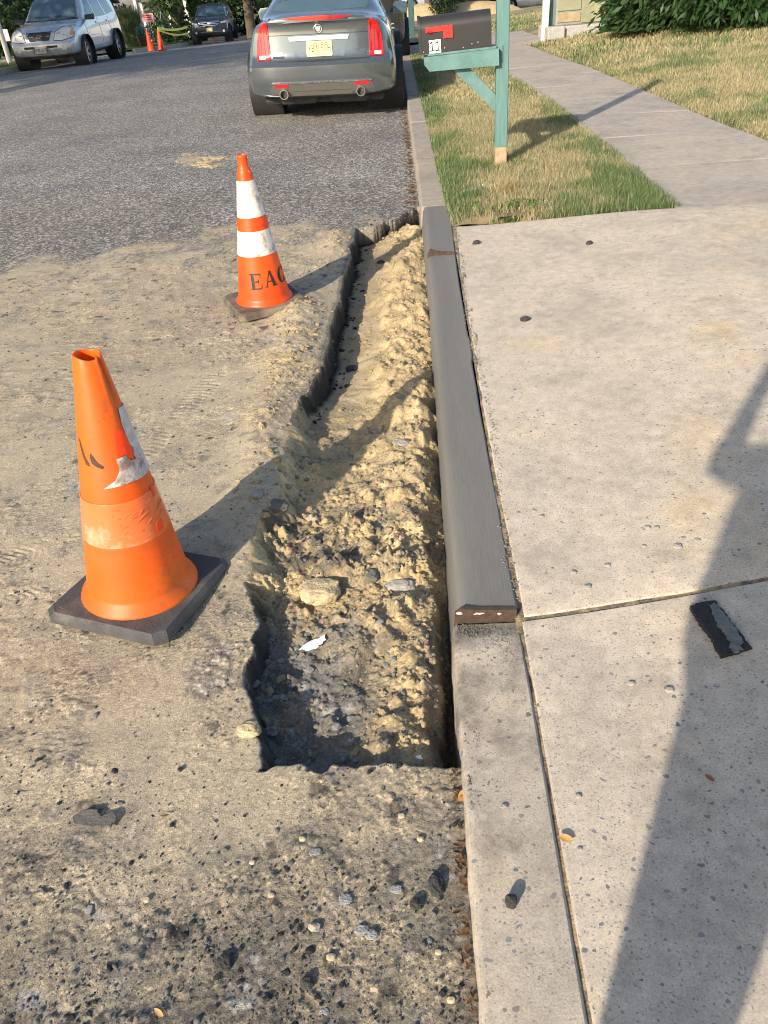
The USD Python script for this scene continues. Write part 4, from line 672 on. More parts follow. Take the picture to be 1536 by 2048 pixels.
# -- striped cone with stencil, by the trench
def rc2(z): return .152 - .166 * np.asarray(z, float)
RREF = lambda z: np.maximum(.045, rc2(z)); THETA0 = math.atan2(-4.17, .87)
c2 = xf('traffic_cone', 'red-orange cone with two white bands and black stencil letters, beside the trench', 'traffic cone', (-.868, 4.165, gz(-.868, 4.165) + .006))
prof = [(.158, .036), (.153, .05)] + [(float(rc2(z)), z) for z in np.linspace(.06, .70, 50)] + [(.031, .706), (.030, .712), (.0265, .718), (.025, .735), (.0255, .76), (.027, .764), (.0265, .772)]
ob('base', cone_base(.40, .038, .46, .03), 'rubber_brown', c2, smooth=20)
ob('cone_body', shell(prof, .0045, 96), 'cone_red_orange', c2, smooth=True)
def band(z0, z1, o=.002):
    zz = np.linspace(z0, z1, 12); return shell([(float(rc2(z)) + o, z) for z in zz], .0025, 72)
ob('white_band', band(.482, .655), 'sheeting_white', c2, smooth=50); ob('white_band', band(.293, .415), 'sheeting_white', c2, smooth=50)
ob('collar', band(.440, .470, .0035), 'cone_red_orange', c2, smooth=50); ob('top_lip', mv(rot(trimesh.creation.cylinder(.012, .03), 1.2, [0, 1, 0]), (.018, -.012, .69)), 'cone_red_orange', c2)
h_ = .082
def letter_polys():
    E_ = [sg.box(.006, 0, .024, 1), sg.box(.026, .90, .06, 1), sg.box(.026, .44, .048, .54), sg.box(.026, 0, .06, .1), sg.Polygon([(.054, .1), (.062, .1), (.064, .32), (.060, .32)]), sg.Polygon([(.054, .9), (.060, .9), (.060, .7), (.057, .7)]), sg.box(0, .92, .006, 1), sg.box(0, 0, .006, .08), sg.box(.043, .36, .048, .62)]
    A_ = [sg.Polygon([(.028, 1), (.040, 1), (.068, .0), (.047, 0)]), sg.Polygon([(.006, .0), (.012, 0), (.030, .80), (.028, .92)]), sg.box(.018, .30, .042, .38), sg.box(0, 0, .018, .07), sg.box(.043, 0, .072, .07)]
    c_ = sg.Point(0, 0).buffer(1, 24); C_ = affinity.translate(affinity.scale(c_, .036, .5), .036, .5).difference(affinity.translate(affinity.scale(c_, .018, .42), .041, .5)).difference(sg.box(.048, .3, .08, .7)).difference(sg.box(.036, .0, .043, 1.0)); C_ = [C_, sg.box(.062, .62, .068, .98), sg.box(.062, .02, .068, .3)]
    V_ = [sg.Polygon([(.0, 1), (.02, 1), (.044, 0), (.034, 0)])]
    return E_, A_, C_, V_
x0 = -.064
for nm, pl, adv in zip('EACV', letter_polys(), (.076, .084, .080, .06)):
    if nm == 'V': continue
    g = shapely.union_all([affinity.translate(affinity.scale(p_, 1, h_, origin=(0, 0)), x0, .128 + .006 * (x0 > 0)) for p_ in pl]); x0 += adv
    ob('stencil_letter', wrap(g, rc2, .0014, .006, None, .001), 'stencil_black', c2, smooth=True)
# -- small cones across the street
def plain_cone(name, lab, loc, lean=0.):
    c = xf(name, lab, 'traffic cone', loc, ry=lean)
    ob('base', cone_base(.36, .035, .3, .04), 'rubber', c, smooth=20)
    ob('cone_body', shell([(.15, .03)] + [(.14 - .158 * z, z) for z in np.linspace(.04, .72, 14)], .004, 32), 'cone_bright', c, smooth=True); return c
def PX(px, py, D):
    """the point D metres out (along the ground) on the line of sight through a pixel of the photograph"""
    d = fw * 1538 + ex * (px - 768) - ey * (py - 1024); d = d / np.hypot(d[0], d[1]); return np.array([0, 0, EYE]) + d * D
def onground(px, py, D, zf): p = PX(px, py, D); return (p[0], p[1], float(zf(p[0], p[1])))
p_ = PX(303, 100, 36.0); plain_cone('traffic_cone', 'left one of two plain orange cones across the street, leaning left', (p_[0], p_[1], zt(p_[1]) + .03), -.06)
p_ = PX(323, 97, 36.6); plain_cone('traffic_cone', 'right one of two plain orange cones across the street, tied with yellow tape', (p_[0], p_[1], zt(p_[1]) + .03)); CONE_B = p_
p_ = PX(428, 78, 58.0); plain_cone('traffic_cone', 'orange cone half hidden behind the dark blue SUV', (p_[0], p_[1], zt(p_[1]) + .04))
# ------------------------------------------------------------------ mailbox
pmat('teal_paint', (.082, .176, .170), .55, .14, 18, .0012, 90, col2=(.115, .215, .208), thr=(.48, .62), det=5)
n = {'o': ('geometry', {}), 'mp': ('mapping', {'scale': (60., 60., 5.)}), 'n': ('noise_texture', {'scale': 1., 'detail': 5, 'roughness': .65}), 'r': ('rgb_ramp', {'ramp': [(.25, (.065, .145, .142)), (.5, (.088, .188, .183)), (.75, (.115, .222, .215))]}),
     'w': ('noise_texture', {'scale': 14., 'detail': 7, 'roughness': .75}), 'wm': ('map_range', {'from_min': .66, 'from_max': .72, 'to_max': .8, 'clamp': True}), 'mx': ('mix_color', {'b': (.25, .22, .17)}), 'p': ('principled_bsdf', {'roughness': .6}), 'b': ('bump', {'distance': .003})}
usdkit.material(stage, '/World/Looks/teal_wood', n, [('o.position', 'mp.vector'), ('mp.vector', 'n.vector'), ('n.fac', 'r.fac'), ('o.position', 'w.vector'), ('w.fac', 'wm.value'), ('r.color', 'mx.a'), ('wm.result', 'mx.fac'), ('mx.result', 'p.base_color'), ('n.fac', 'b.height'), ('b.normal', 'p.normal')], surface='p.BSDF')
pmat('bare_wood', (.36, .25, .16), .85, .3, 22, .002, 120); pmat('mailbox_black', (.022, .022, .023), .42, .15, 12, .0004, 250); pmat('flag_red', (.62, .02, .015), .45, .1, 20); pmat('plaque_white', (.8, .79, .76), .5, .06, 30); pmat('ink', (.012, .012, .012), .6, .1, 30); pmat('screw', (.6, .58, .55), .35, .1, 50, metal=.8)
mb = xf('mailbox', 'black mailbox number 11 on a teal wooden post in the grass strip', 'mailbox', (.70, 6.86, .15))
ob('post', box(.096, .096, 2.1, (0, 0, 1.17), .006), 'teal_wood', mb); ob('post_foot', box(.092, .092, .34, (0, 0, -.045), .004), 'bare_wood', mb, label='bare weathered foot of the post')
TL = .034
def tilt(m): return rot(m, -TL, [0, 1, 0], (-.04, 0, .82))
ob('arm', tilt(cat_(hull([(x, y, z) for y in (-.098, -.050) for x, z in ((-.60, .815), (-.585, .815 - .01), (-.035, .818), (-.035, .706), (-.565, .718), (-.60, .765))]), hull([(x, y, z) for y in (.050, .098) for x, z in ((-.60, .815), (-.035, .818), (-.035, .706), (-.565, .718), (-.60, .765))]))), 'teal_paint', mb, smooth=20)
ob('brace', hull([(x, y, z) for y in (-.044, .044) for x, z in ((-.40, .715), (-.265, .712), (-.049, .50), (-.049, .385))]), 'teal_paint', mb, smooth=20)
ob('shelf_board', tilt(box(.52, .16, .018, (-.31, 0, .826), .003)), 'teal_paint', mb)
L_, hw, hs, zb_ = .525, .083, .155, .836
pr = [(-hw, 0), (-hw, hs)] + [(-hw * math.cos(t), hs + hw * math.sin(t)) for t in np.linspace(0, PI, 22)][1:-1] + [(hw, hs), (hw, 0)]
bx_ = trimesh.creation.extrude_polygon(sg.Polygon(pr), L_); bx_.apply_transform(np.array([[0, 0, 1, 0], [1, 0, 0, 0], [0, 1, 0, 0], [0, 0, 0, 1.]])); bx_ = tilt(mv(bx_, (-.612, 0, zb_)))
ob('mailbox_body', bx_, 'mailbox_black', mb, smooth=30)
dr_ = trimesh.creation.extrude_polygon(sg.Polygon(pr).buffer(.004), .022); dr_.apply_transform(np.array([[0, 0, 1, 0], [1, 0, 0, 0], [0, 1, 0, 0], [0, 0, 0, 1.]])); ob('door', tilt(mv(dr_, (-.632, 0, zb_ + .003))), 'mailbox_black', mb, smooth=30)
ob('flag', tilt(cat_(box(.20, .004, .034, (-.475, -.090, .988)), box(.072, .004, .052, (-.411, -.0905, .950)))), 'flag_red', mb); ob('flag_pivot', tilt(cat_(mv(rot(trimesh.creation.cylinder(.013, .016), PI / 2, [1, 0, 0]), (-.555, -.096, .984)), box(.036, .012, .016, (-.548, -.098, .976), .004))), 'flag_red', mb)
pq = ob('number_plate', tilt(box(.088, .003, .086, (-.512, -.0855, .878))), 'plaque_white', mb)
for k in (0, 1):
    tm = meshkit.text_mesh('1', .062, .0015, bold=False); tm.apply_translation((-tm.bounds.mean(0)[0], 0, 0)); tm = rot(tm, PI / 2, [1, 0, 0]); ob('numeral', tilt(mv(tm, (-.535 + .044 * k, -.0872, .848))), 'ink', pq, smooth=False)
for k, (x, z) in enumerate(((-.44, .862), (-.235, .868), (-.19, .873), (-.30, .85), (-.60, .85))): ob('screw', tilt(mv(rot(trimesh.creation.cylinder(.004, .004), PI / 2, [1, 0, 0]), (x, -.0845, z))), 'screw', mb)
ob('post_scar', cat_(box(.004, .003, .115, (.0, -.0492, .775))), 'ink', mb, label='dark gap where the arm is let into the post')
pmat('dark_teal_paint', (.03, .075, .07), .6, .2, 12)
m2b = xf('mailbox', 'dark green mailbox with a red flag farther along the kerb, beyond the grey sedan', 'mailbox', (.06, 23.55, float(zt(23.5)) + .13))
ob('post', box(.15, .13, 1.2, (0, 0, .58), .01), 'dark_teal_paint', m2b); b2 = bx_.copy(); b2 = mv(b2, (.28, 0, .22)); b2.apply_scale((1.15, 1.2, 1.0)); ob('mailbox_body', mv(b2, (.1, 0, .05)), 'dark_teal_paint', m2b, smooth=30); ob('flag', box(.18, .01, .06, (-.24, -.12, 1.31)), 'flag_red', m2b); ob('arm', box(.55, .1, .12, (-.1, 0, 1.05)), 'dark_teal_paint', m2b)
# ------------------------------------------------------------------ utility cabinet, white post, pedestal
pmat('cabinet_green', (.30, .31, .19), .55, .16, 5, .001, 60, col2=(.24, .24, .16), thr=(.45, .62)); pmat('cabinet_side', (.22, .25, .22), .5, .15, 6); pmat('cabinet_rust', (.33, .26, .16), .7, .25, 9); pmat('pad_concrete', (.34, .33, .31), .9, .2, 20, .002, 100); pmat('white_vinyl', (.55, .60, .50), .5, .08, 6); pmat('pedestal_green', (.09, .20, .16), .6, .15, 8)
zc_ = float(zlawn(3.3, 18.2))
cb = xf('utility_cabinet', 'pale green metal utility cabinet on a concrete pad at the edge of the lawn', 'utility cabinet', (3.28, 18.35, zc_), rz=.10)
ob('concrete_pad', box(1.15, 1.1, .24, (0, 0, .04), .02), 'pad_concrete', cb); ob('pad_corner', box(.34, .30, .22, (-.50, -.50, .06), .02), 'pad_concrete', cb, label='pale block at the left front corner of the pad')
ob('cabinet_body', box(1.0, .92, 1.0, (.03, .02, .66), .02), 'cabinet_side', cb)
ob('door', box(.46, .02, .74, (-.22, -.452, .78), .006), 'cabinet_green', cb); ob('door', box(.50, .02, .94, (.275, -.452, .66), .006), 'cabinet_green', cb)
ob('lower_panel', box(.46, .02, .16, (-.22, -.450, .30), .006), 'cabinet_rust', cb); ob('lifting_lug', mv(rot(trimesh.creation.cylinder(.014, .02), PI / 2, [1, 0, 0]), (.2, -.466, .98)), 'ink', cb); ob('label_plate', box(.004, .05, .09, (-.472, -.30, 1.02)), 'plaque_white', cb)
w_ = xf('white_post', 'white vinyl post standing left of the utility cabinet', 'post', (2.66, 18.0, float(zlawn(2.66, 18.0))), ry=.02); ob('post', box(.125, .125, 2.0, (0, 0, .98), .008), 'white_vinyl', w_)
for k, (x, z) in enumerate(((-.03, .25), (.02, .21), (.01, .30))): ob('bolt', mv(rot(trimesh.creation.cylinder(.010, .01), PI / 2, [1, 0, 0]), (x, -.064, z)), 'screw', w_)
tag_ = ob('cable_pedestal', box(.16, .16, .62, (2.86, 18.22, float(zlawn(2.86, 18.2)) + .28), .02), 'pedestal_green', label='narrow green cable pedestal between the white post and the cabinet', cat='pedestal')
# ------------------------------------------------------------------ vehicles
def paint(name, col, metal=.55, rough=.30):
    n = {'g': ('geometry', {}), 'n': ('noise_texture', {'scale': 3., 'detail': 4}), 'm': ('map_range', {'from_min': .3, 'from_max': .7, 'to_min': rough * .85, 'to_max': rough * 1.25}), 'fl': ('noise_texture', {'scale': 900., 'detail': 1}), 'r': ('rgb_ramp', {'ramp': [(.3, tuple(np.array(col) * .85)), (.7, tuple(np.array(col) * 1.15))]}),
         'p': ('principled_bsdf', {'metallic': metal, 'coat_weight': .9, 'coat_roughness': .035})}
    usdkit.material(stage, '/World/Looks/' + name, n, [('g.position', 'n.vector'), ('g.position', 'fl.vector'), ('fl.fac', 'r.fac'), ('r.color', 'p.base_color'), ('n.fac', 'm.value'), ('m.result', 'p.roughness')], surface='p.BSDF')
paint('paint_grey_green', (.16, .185, .198), .78, .20); paint('paint_silver', (.50, .51, .53), .7, .3); paint('paint_navy', (.035, .045, .065), .5, .28); paint('paint_dark_grey', (.03, .031, .03), .5, .3); paint('paint_white', (.7, .7, .7), .0, .3); paint('paint_pale_blue', (.42, .5, .56), .4, .3)
pmat('car_glass', (.055, .095, .125), .03, .1, 3, spec=.8); pmat('tyre', (.022, .022, .023), .85, .25, 25, .001, 120); pmat('rim_alloy', (.55, .56, .58), .3, .08, 10, metal=.9); pmat('black_plastic', (.018, .018, .019), .6, .2, 20); pmat('chrome', (.80, .80, .80), .08, .04, 10, metal=1.)
pmat('lamp_red_dark', (.22, .004, .006), .15, .1, 40, coat=1.); pmat('lamp_red', (.52, .008, .012), .12, .12, 40, coat=1.); pmat('lamp_clear', (.62, .60, .53), .16, .1, 20, coat=1.); pmat('lamp_white', (.75, .75, .74), .15, .05, 20, coat=.8); pmat('amber', (.75, .28, .03), .2, .1, 20, coat=.8); pmat('plate_yellow', (.74, .64, .30), .4, .05, 20); pmat('plate_grey', (.42, .38, .33), .5, .1, 20)
pmat('diffuser', (.16, .155, .14), .38, .1, 15, metal=.5); pmat('exhaust_steel', (.35, .33, .3), .3, .1, 10, metal=1.); pmat('dusty_dark', (.03, .03, .03), .9, .3, 12)
def half_profile(p, n_):
    zb, zsl, w, zw, wb, zbelt, wr, zr, ztp = p
    q = np.array([(0, zb), (.80 * w, zb + .008), (.965 * w, zb + .05), (w * .99, zsl), (w, zw), (wb, zbelt), (wr, zr), (.55 * wr, zr + .8 * (ztp - zr)), (0, ztp)], float)
    q[:, 1] = np.maximum.accumulate(q[:, 1] + np.arange(len(q)) * 5e-4)
    for _ in range(2):
        m = np.empty((2 * len(q), 2)); m[0] = q[0]; m[-1] = q[-1]; m[1:-1:2] = .75 * q[:-1] + .25 * q[1:]; m[2:-1:2] = .25 * q[:-1] + .75 * q[1:]; q = m
    s = np.concatenate([[0], np.cumsum(np.linalg.norm(np.diff(q, axis=0), axis=1))]); t = np.linspace(0, s[-1], n_); return np.stack([np.interp(t, s, q[:, 0]), np.interp(t, s, q[:, 1])], 1)
def loft(ST, rear, front, n_=46, nst=84, nc=18):
    st = np.array(ST, float); f = [PchipInterpolator(st[:, 0], st[:, k]) for k in range(1, 10)]; L = st[-1, 0]
    ys = L * (.5 - .5 * np.cos(np.linspace(0, PI, nst))) * .5 + .5 * np.linspace(0, L, nst); R_ = []
    for y in ys:
        h = half_profile([g(y) for g in f], n_); R_.append(h)
    V = []; nr = 2 * n_ - 2
    for y, h in zip(ys, R_):
        V += [(x, y, z) for x, z in h] + [(-x, y, z) for x, z in h[-2:0:-1]]
    F_ = []
    for i in range(nst - 1):
        for j in range(nr):
            k = (j + 1) % nr; a, b, c, d = i * nr + j, i * nr + k, (i + 1) * nr + k, (i + 1) * nr + j; F_ += [(a, c, b), (a, d, c)]
    def capf(i, y, flip):
        h = R_[i]; base = i * nr; rows = []
        for k in range(1, n_ - 1):
            x, z = h[k]; row = [base + k]
            for q in range(1, nc): V.append((x * (1 - 2 * q / nc), y, z)); row.append(len(V) - 1)
            row.append(base + nr - k); rows.append(row)
        fs = []
        for a, b in zip(rows[:-1], rows[1:]):
            for q in range(nc): fs += [(a[q], b[q], b[q + 1]), (a[q], b[q + 1], a[q + 1])]
        for q in range(nc): fs += [(base, rows[0][q], rows[0][q + 1]), (base + n_ - 1, rows[-1][q + 1], rows[-1][q])]
        for t in fs: F_.append(t[::-1] if flip else t)
    capf(0, 0., False); capf(nst - 1, L, True)
    V = np.array(V); x, y, z = V.T; y2 = y.copy()
    if rear: y2 = y2 + rear(np.abs(x), z) * np.clip(1 - y / .45, 0, 1)
    if front: y2 = y2 - front(np.abs(x), z) * np.clip(1 - (L - y) / .45, 0, 1)
    t = trimesh.Trimesh(np.stack([x, y2, z], 1), F_, process=False)
    if t.volume < 0: t.invert()
    return t
def to_man(t): return m3.Manifold(m3.Mesh(np.asarray(t.vertices, np.float32), np.asarray(t.faces, np.uint32)))
def from_man(m): q = m.to_mesh(); return trimesh.Trimesh(np.array(q.vert_properties[:, :3]), np.array(q.tri_verts), process=False)
def cast(body, P, ax, sgn):
    """first surface met when looking along axis ax from the sgn side; P are the two other coordinates"""
    T = body.vertices[body.faces]; o = [k for k in range(3) if k != ax]; a, b, c = T[:, 0][:, o], T[:, 1][:, o], T[:, 2][:, o]; lo = T[:, :, o].min(1); hi = T[:, :, o].max(1); out = np.full(len(P), np.nan)
    for i, p in enumerate(P):
        k = np.nonzero((lo <= p + 1e-9).all(1) & (hi >= p - 1e-9).all(1))[0]
        if not len(k): continue
        A, B, Cc_ = a[k], b[k], c[k]; d = (B[:, 0] - A[:, 0]) * (Cc_[:, 1] - A[:, 1]) - (B[:, 1] - A[:, 1]) * (Cc_[:, 0] - A[:, 0]); d = np.where(np.abs(d) < 1e-12, np.nan, d)
        u_ = ((p[0] - A[:, 0]) * (Cc_[:, 1] - A[:, 1]) - (p[1] - A[:, 1]) * (Cc_[:, 0] - A[:, 0])) / d; v_ = ((B[:, 0] - A[:, 0]) * (p[1] - A[:, 1]) - (B[:, 1] - A[:, 1]) * (p[0] - A[:, 0])) / d
        ok = (u_ >= -1e-6) & (v_ >= -1e-6) & (u_ + v_ <= 1 + 1e-6)
        if ok.any(): q = T[k][ok]; h = q[:, 0, ax] + u_[ok] * (q[:, 1, ax] - q[:, 0, ax]) + v_[ok] * (q[:, 2, ax] - q[:, 0, ax]); out[i] = h.max() if sgn > 0 else h.min()
    if np.isnan(out).any():
        g = ~np.isnan(out)
        if g.any(): out[~g] = out[g][cKDTree(P[g]).query(P[~g])[1]]
        else: out[:] = 0
    return out
def patch(body, poly, ax, sgn, off=.004, th=.03, res=.05):
    res = min(res, .07); off = max(off, .004)
    poly = poly if isinstance(poly, sg.base.BaseGeometry) else sg.Polygon(poly); b = np.array(poly.segmentize(res).exterior.coords)[:-1]; x0, y0, x1, y1 = poly.bounds
    gx_, gy_ = np.meshgrid(np.arange(x0 + res / 2, x1, res), np.arange(y0 + res / 2, y1, res)); q = np.stack([gx_.ravel(), gy_.ravel()], 1); q = q[shapely.contains_xy(poly.buffer(-res * .35), q[:, 0], q[:, 1])]
    P = np.vstack([b, q]); d = Delaunay(P).simplices; c = P[d].mean(1); d = d[shapely.contains_xy(poly, c[:, 0], c[:, 1])]
    h = cast(body, P, ax, sgn)
    o = [k for k in range(3) if k != ax]
    def lift(e): v = np.zeros((len(P), 3)); v[:, o] = P; v[:, ax] = h + sgn * e; return v
    n_ = len(P); i = np.arange(len(b)); j = np.roll(i, -1)
    t = trimesh.Trimesh(np.vstack([lift(off), lift(off - th)]), np.vstack([d, d[:, ::-1] + n_, np.stack([i, j, j + n_], 1), np.stack([i, j + n_, i + n_], 1)]), process=False); t.fix_normals()
    return t
def mirror(t): t = t.copy(); t.apply_transform(np.diag([-1, 1, 1, 1.])); t.invert(); return t
def flipx(p): return [(-x, z) for x, z in p][::-1]
def rbox(x0, z0, x1, z1, r=.01): return sg.box(x0 + r, z0 + r, x1 - r, z1 - r).buffer(r, 4)
def wheel(car, x, y, r, w, spokes=5, grooves=4, rimr=.66, smat='rim_alloy', lab=None):
    e = w / 2; prof = [(r * rimr, -e * .9), (r * .80, -e), (r * .93, -e * .97), (r * .985, -e * .86)]
    for k in range(grooves):
        c = (-.62 + 1.24 * (k + .5) / grooves) * e * 1.1; prof += [(r, c - .013), (r - .008, c - .010), (r - .008, c + .000), (r, c + .003)]
    prof += [(r * .985, e * .86), (r * .93, e * .97), (r * .80, e), (r * rimr, e * .9), (r * rimr * .97, 0)]
    ty = trimesh.creation.revolve(np.array(prof + [prof[0]]), sections=36); ty = rot(ty, PI / 2, [0, 1, 0]); t_ = ob('tyre', mv(ty, (x, y, r)), 'tyre', car, smooth=35)
    s = 1 if x > 0 else -1; ri = [rot(trimesh.creation.annulus(r * rimr * .90, r * rimr * 1.0, w * .86), PI / 2, [0, 1, 0]), mv(rot(trimesh.creation.cylinder(r * rimr * .22, .05), PI / 2, [0, 1, 0]), (s * e * .62, 0, 0))]
    for k in range(spokes):
        for da in (-.11, .11):
            b = hull([(s * e * .55, -.022, .02), (s * e * .55, .022, .02), (s * e * .72, -.022, .02), (s * e * .72, .022, .02), (s * e * .62, -.018, r * rimr * .95), (s * e * .62, .018, r * rimr * .95), (s * e * .8, -.018, r * rimr * .95), (s * e * .8, .018, r * rimr * .95)]); ri.append(rot(b, 2 * PI * k / spokes + da, [1, 0, 0]))
    ob('rim', mv(cat_(*ri), (x, y, r)), smat, t_, smooth=30); ob('brake_disc', mv(rot(trimesh.creation.cylinder(r * rimr * .9, .02), PI / 2, [0, 1, 0]), (x + s * e * .1, y, r)), 'black_plastic', t_)
def car_body(car, ST, rear, front, wheels, r, mat, cuts=()):
    b = to_man(loft(ST, rear, front))
    for (y, hw) in wheels:
        for s in (-1, 1): b = b - m3.Manifold.cylinder(.42, r * 1.13, r * 1.13, 40).rotate((0, 90, 0)).translate((s * (hw - .09) - .21, y, r * 1.02))
    for c in cuts: b = b - to_man(c)
    t = from_man(b); ob('body', t, mat, car, smooth=28)
    for (y, hw) in wheels:
        for s in (-1, 1):
            q = trimesh.creation.annulus(r * 1.09, r * 1.125, .40, sections=32); q = rot(q, PI / 2, [0, 1, 0]); q = trimesh.util.concatenate([q, mv(rot(trimesh.creation.cylinder(r * 1.11, .01), PI / 2, [0, 1, 0]), (-s * .19, 0, 0))]); ob('wheel_liner', mv(q, (s * (hw - .09) + s * -.012, y, r * 1.02)), 'black_plastic', car)
    return t
# ---- grey-green sedan parked at the kerb
S = xf('parked_sedan', 'grey-green sedan seen from behind, parked at the kerb beyond the trench', 'car', (-1.10, 10.55, .022), rz=.018, ry=.026)
#      y     zb   zsill w    zw   wb   zbelt wr   zr   ztop
ST = [(0,   .29, .37, .855, .56, .775, .97, .67, 1.06, 1.095), (.12, .265, .35, .895, .60, .81, .985, .68, 1.075, 1.105), (.5, .24, .33, .92, .64, .83, .99, .68, 1.075, 1.105), (.72, .22, .34, .92, .66, .84, 1.0, .67, 1.10, 1.13), (1.1, .20, .33, .92, .66, .85, 1.01, .62, 1.26, 1.29), (1.55, .20, .33, .915, .66, .85, 1.01, .56, 1.42, 1.45), (2.3, .20, .33, .915, .66, .85, 1.0, .56, 1.44, 1.475), (2.75, .20, .33, .915, .66, .85, .99, .58, 1.36, 1.40), (3.4, .20, .33, .915, .66, .85, .96, .68, 1.03, 1.08), (3.9, .21, .34, .91, .65, .84, .90, .66, .95, .99), (4.5, .24, .38, .87, .58, .78, .80, .55, .86, .89), (4.86, .30, .42, .70, .52, .62, .68, .4, .72, .75)]
def s_rear(x, z):
    c = .13 * (x / .86) ** 4.5; d = np.interp(z, [.28, .36, .405, .43, .60, .645, .66, .685, .72, .92, .99, 1.035, 1.06, 1.12], [.10, .055, .045, .012, .0, .008, .05, .085, .09, .11, .115, .105, .075, .08]); return c + d + .05 * (1 - np.clip(x / .1, 0, 1)) * 0
cuts = [mv(trimesh.creation.box((1.24, .05, .007)), (0, .10, .915))]
B_ = car_body(S, ST, s_rear, lambda x, z: .22 * (x / .7) ** 2, ((1.08, .90), (3.98, .90)), .335, 'paint_grey_green')
for s in (1, -1):
    tl = [(.595, .69), (.60, 1.06), (.62, 1.095), (.655, 1.09), (.70, 1.02), (.745, .88), (.765, .715), (.755, .685)]
    t_ = ob('tail_lamp', patch(B_, tl if s > 0 else flipx(tl), 1, -1, .012, .05, .03), 'lamp_red', S, smooth=30)
    q = rbox(.655, .70, .735, .735, .004); q = q if s > 0 else affinity.scale(q, -1, 1, origin=(0, 0)); ob('reverse_lamp', patch(B_, q, 1, -1, .015, .03, .03), 'lamp_white', t_)
    for k in range(3):
        xa = .612 + .042 * k; q = sg.box(xa, .75, xa + .012, 1.03 - .05 * k); q = q if s > 0 else affinity.scale(q, -1, 1, origin=(0, 0)); ob('lamp_rib', patch(B_, q, 1, -1, .016, .02, .05), 'lamp_red_dark', t_)
    q = rbox(.40, .395, .575, .432, .006); q = q if s > 0 else affinity.scale(q, -1, 1, origin=(0, 0)); ob('reflector', patch(B_, q, 1, -1, .008, .03, .04), 'lamp_red', S)
    ob('tailpipe', mv(rot(trimesh.creation.annulus(.045, .054, .16, sections=28), PI / 2, [1, 0, 0]), (s * .47, .105, .322)), 'exhaust_steel', S, smooth=30); ob('tailpipe_inside', mv(rot(trimesh.creation.cylinder(.047, .01), PI / 2, [1, 0, 0]), (s * .47, .085, .322)), 'black_plastic', S)
    wheel(S, s * .778, 1.08, .335, .225); wheel(S, s * .778, 3.98, .335, .225)
    mir = hull([(s * x, y, z) for x, y, z in ((.90, 3.10, .99), (.90, 3.10, 1.10), (1.10, 3.12, .985), (1.12, 3.12, 1.08), (1.08, 3.12, 1.13), (.93, 3.10, 1.14), (.93, 3.25, 1.0), (1.08, 3.22, 1.02), (1.06, 3.22, 1.10), (.93, 3.24, 1.10), (.84, 3.2, 1.0))]); mm = ob('door_mirror', mir, 'paint_grey_green', S); ob('mirror_glass', hull([(s * x, y, z) for x, y, z in ((.92, 3.094, 1.0), (.92, 3.094, 1.10), (1.09, 3.112, 1.0), (1.10, 3.112, 1.08), (1.07, 3.11, 1.12), (.94, 3.094, 1.13), (.95, 3.12, 1.05))]), 'car_glass', mm)
    sw = sg.Polygon([(1.0, 1.03), (1.35, 1.27), (1.62, 1.375), (2.25, 1.40), (2.68, 1.32), (3.22, 1.02)]); ob('side_window', patch(B_, sw, 0, s, .004, .02, .12), 'car_glass', S)
    ob('side_trim', patch(B_, sg.box(1.5, .40, 3.5, .425), 0, s, .008, .02, .2), 'chrome', S); ob('door_handle', patch(B_, rbox(1.55, .86, 1.75, .89, .01), 0, s, .03, .03, .1), 'chrome', S); ob('door_handle', patch(B_, rbox(2.55, .86, 2.75, .89, .01), 0, s, .03, .03, .1), 'chrome', S)
lampbar = [(-.40, 1.092), (-.2, 1.104), (0, 1.108), (.2, 1.104), (.40, 1.092), (.2, 1.072), (0, 1.066), (-.2, 1.072)]
ob('spoiler_lip', cat_(hull([(x, y, z) for x, y0_, z0 in ((-.56, .12, 1.085), (-.3, .065, 1.10), (0, .045, 1.108), (.3, .065, 1.10), (.56, .12, 1.085)) for y, z in ((y0_, z0 - .045), (y0_, z0 + .008), (y0_ + .16, z0 + .012), (y0_ + .16, z0 - .045))])), 'paint_grey_green', S, smooth=30)
ob('high_brake_lamp', hull([(x, y - .012, z) for x, y, z in ((-.42, .09, 1.098), (-.25, .058, 1.112), (0, .043, 1.117), (.25, .058, 1.112), (.42, .09, 1.098), (.25, .058, 1.078), (0, .042, 1.072), (-.25, .058, 1.078))] + [(x, .12, 1.09) for x in (-.42, .42)] + [(0, .12, 1.115), (0, .12, 1.075)]), 'lamp_red', S)
ob('rear_window', patch(B_, sg.Polygon([(-.60, 1.155), (0, 1.135), (.60, 1.155), (.50, 1.40), (0, 1.425), (-.50, 1.40)]), 1, -1, .004, .02, .08), 'car_glass', S, smooth=True)
ob('windshield', patch(B_, sg.Polygon([(-.62, 1.10), (.62, 1.10), (.50, 1.38), (-.50, 1.38)]), 1, 1, .004, .02, .1), 'car_glass', S, smooth=True)
ob('chrome_bar', patch(B_, sg.Polygon([(-.36, .915), (.36, .915), (.345, .872), (-.345, .872)]), 1, -1, .022, .04, .06), 'chrome', S)
rec = sg.Polygon([(-.345, .87), (.345, .87), (.29, .695), (-.29, .695)]); ob('plate_recess', patch(B_, rec, 1, -1, .003, .02, .05), 'paint_grey_green', S)
pz = .785; pyy = float(np.nanmin(cast(B_, np.array([(0, pz)]), 1, -1))) - .02
pl = ob('licence_plate', rot(cat_(trimesh.creation.extrude_polygon(rbox(-.1525, -.078, .1525, .078, .012), .004)), PI / 2, [1, 0, 0]), 'plate_yellow', S)
def retag(o, loc, rx=0):
    x = UsdGeom.Xformable(o); x.AddTranslateOp().Set(Gf.Vec3d(*map(float, loc))); x.AddRotateXOp().Set(math.degrees(rx))
retag(pl, (0, pyy, pz), -.08)
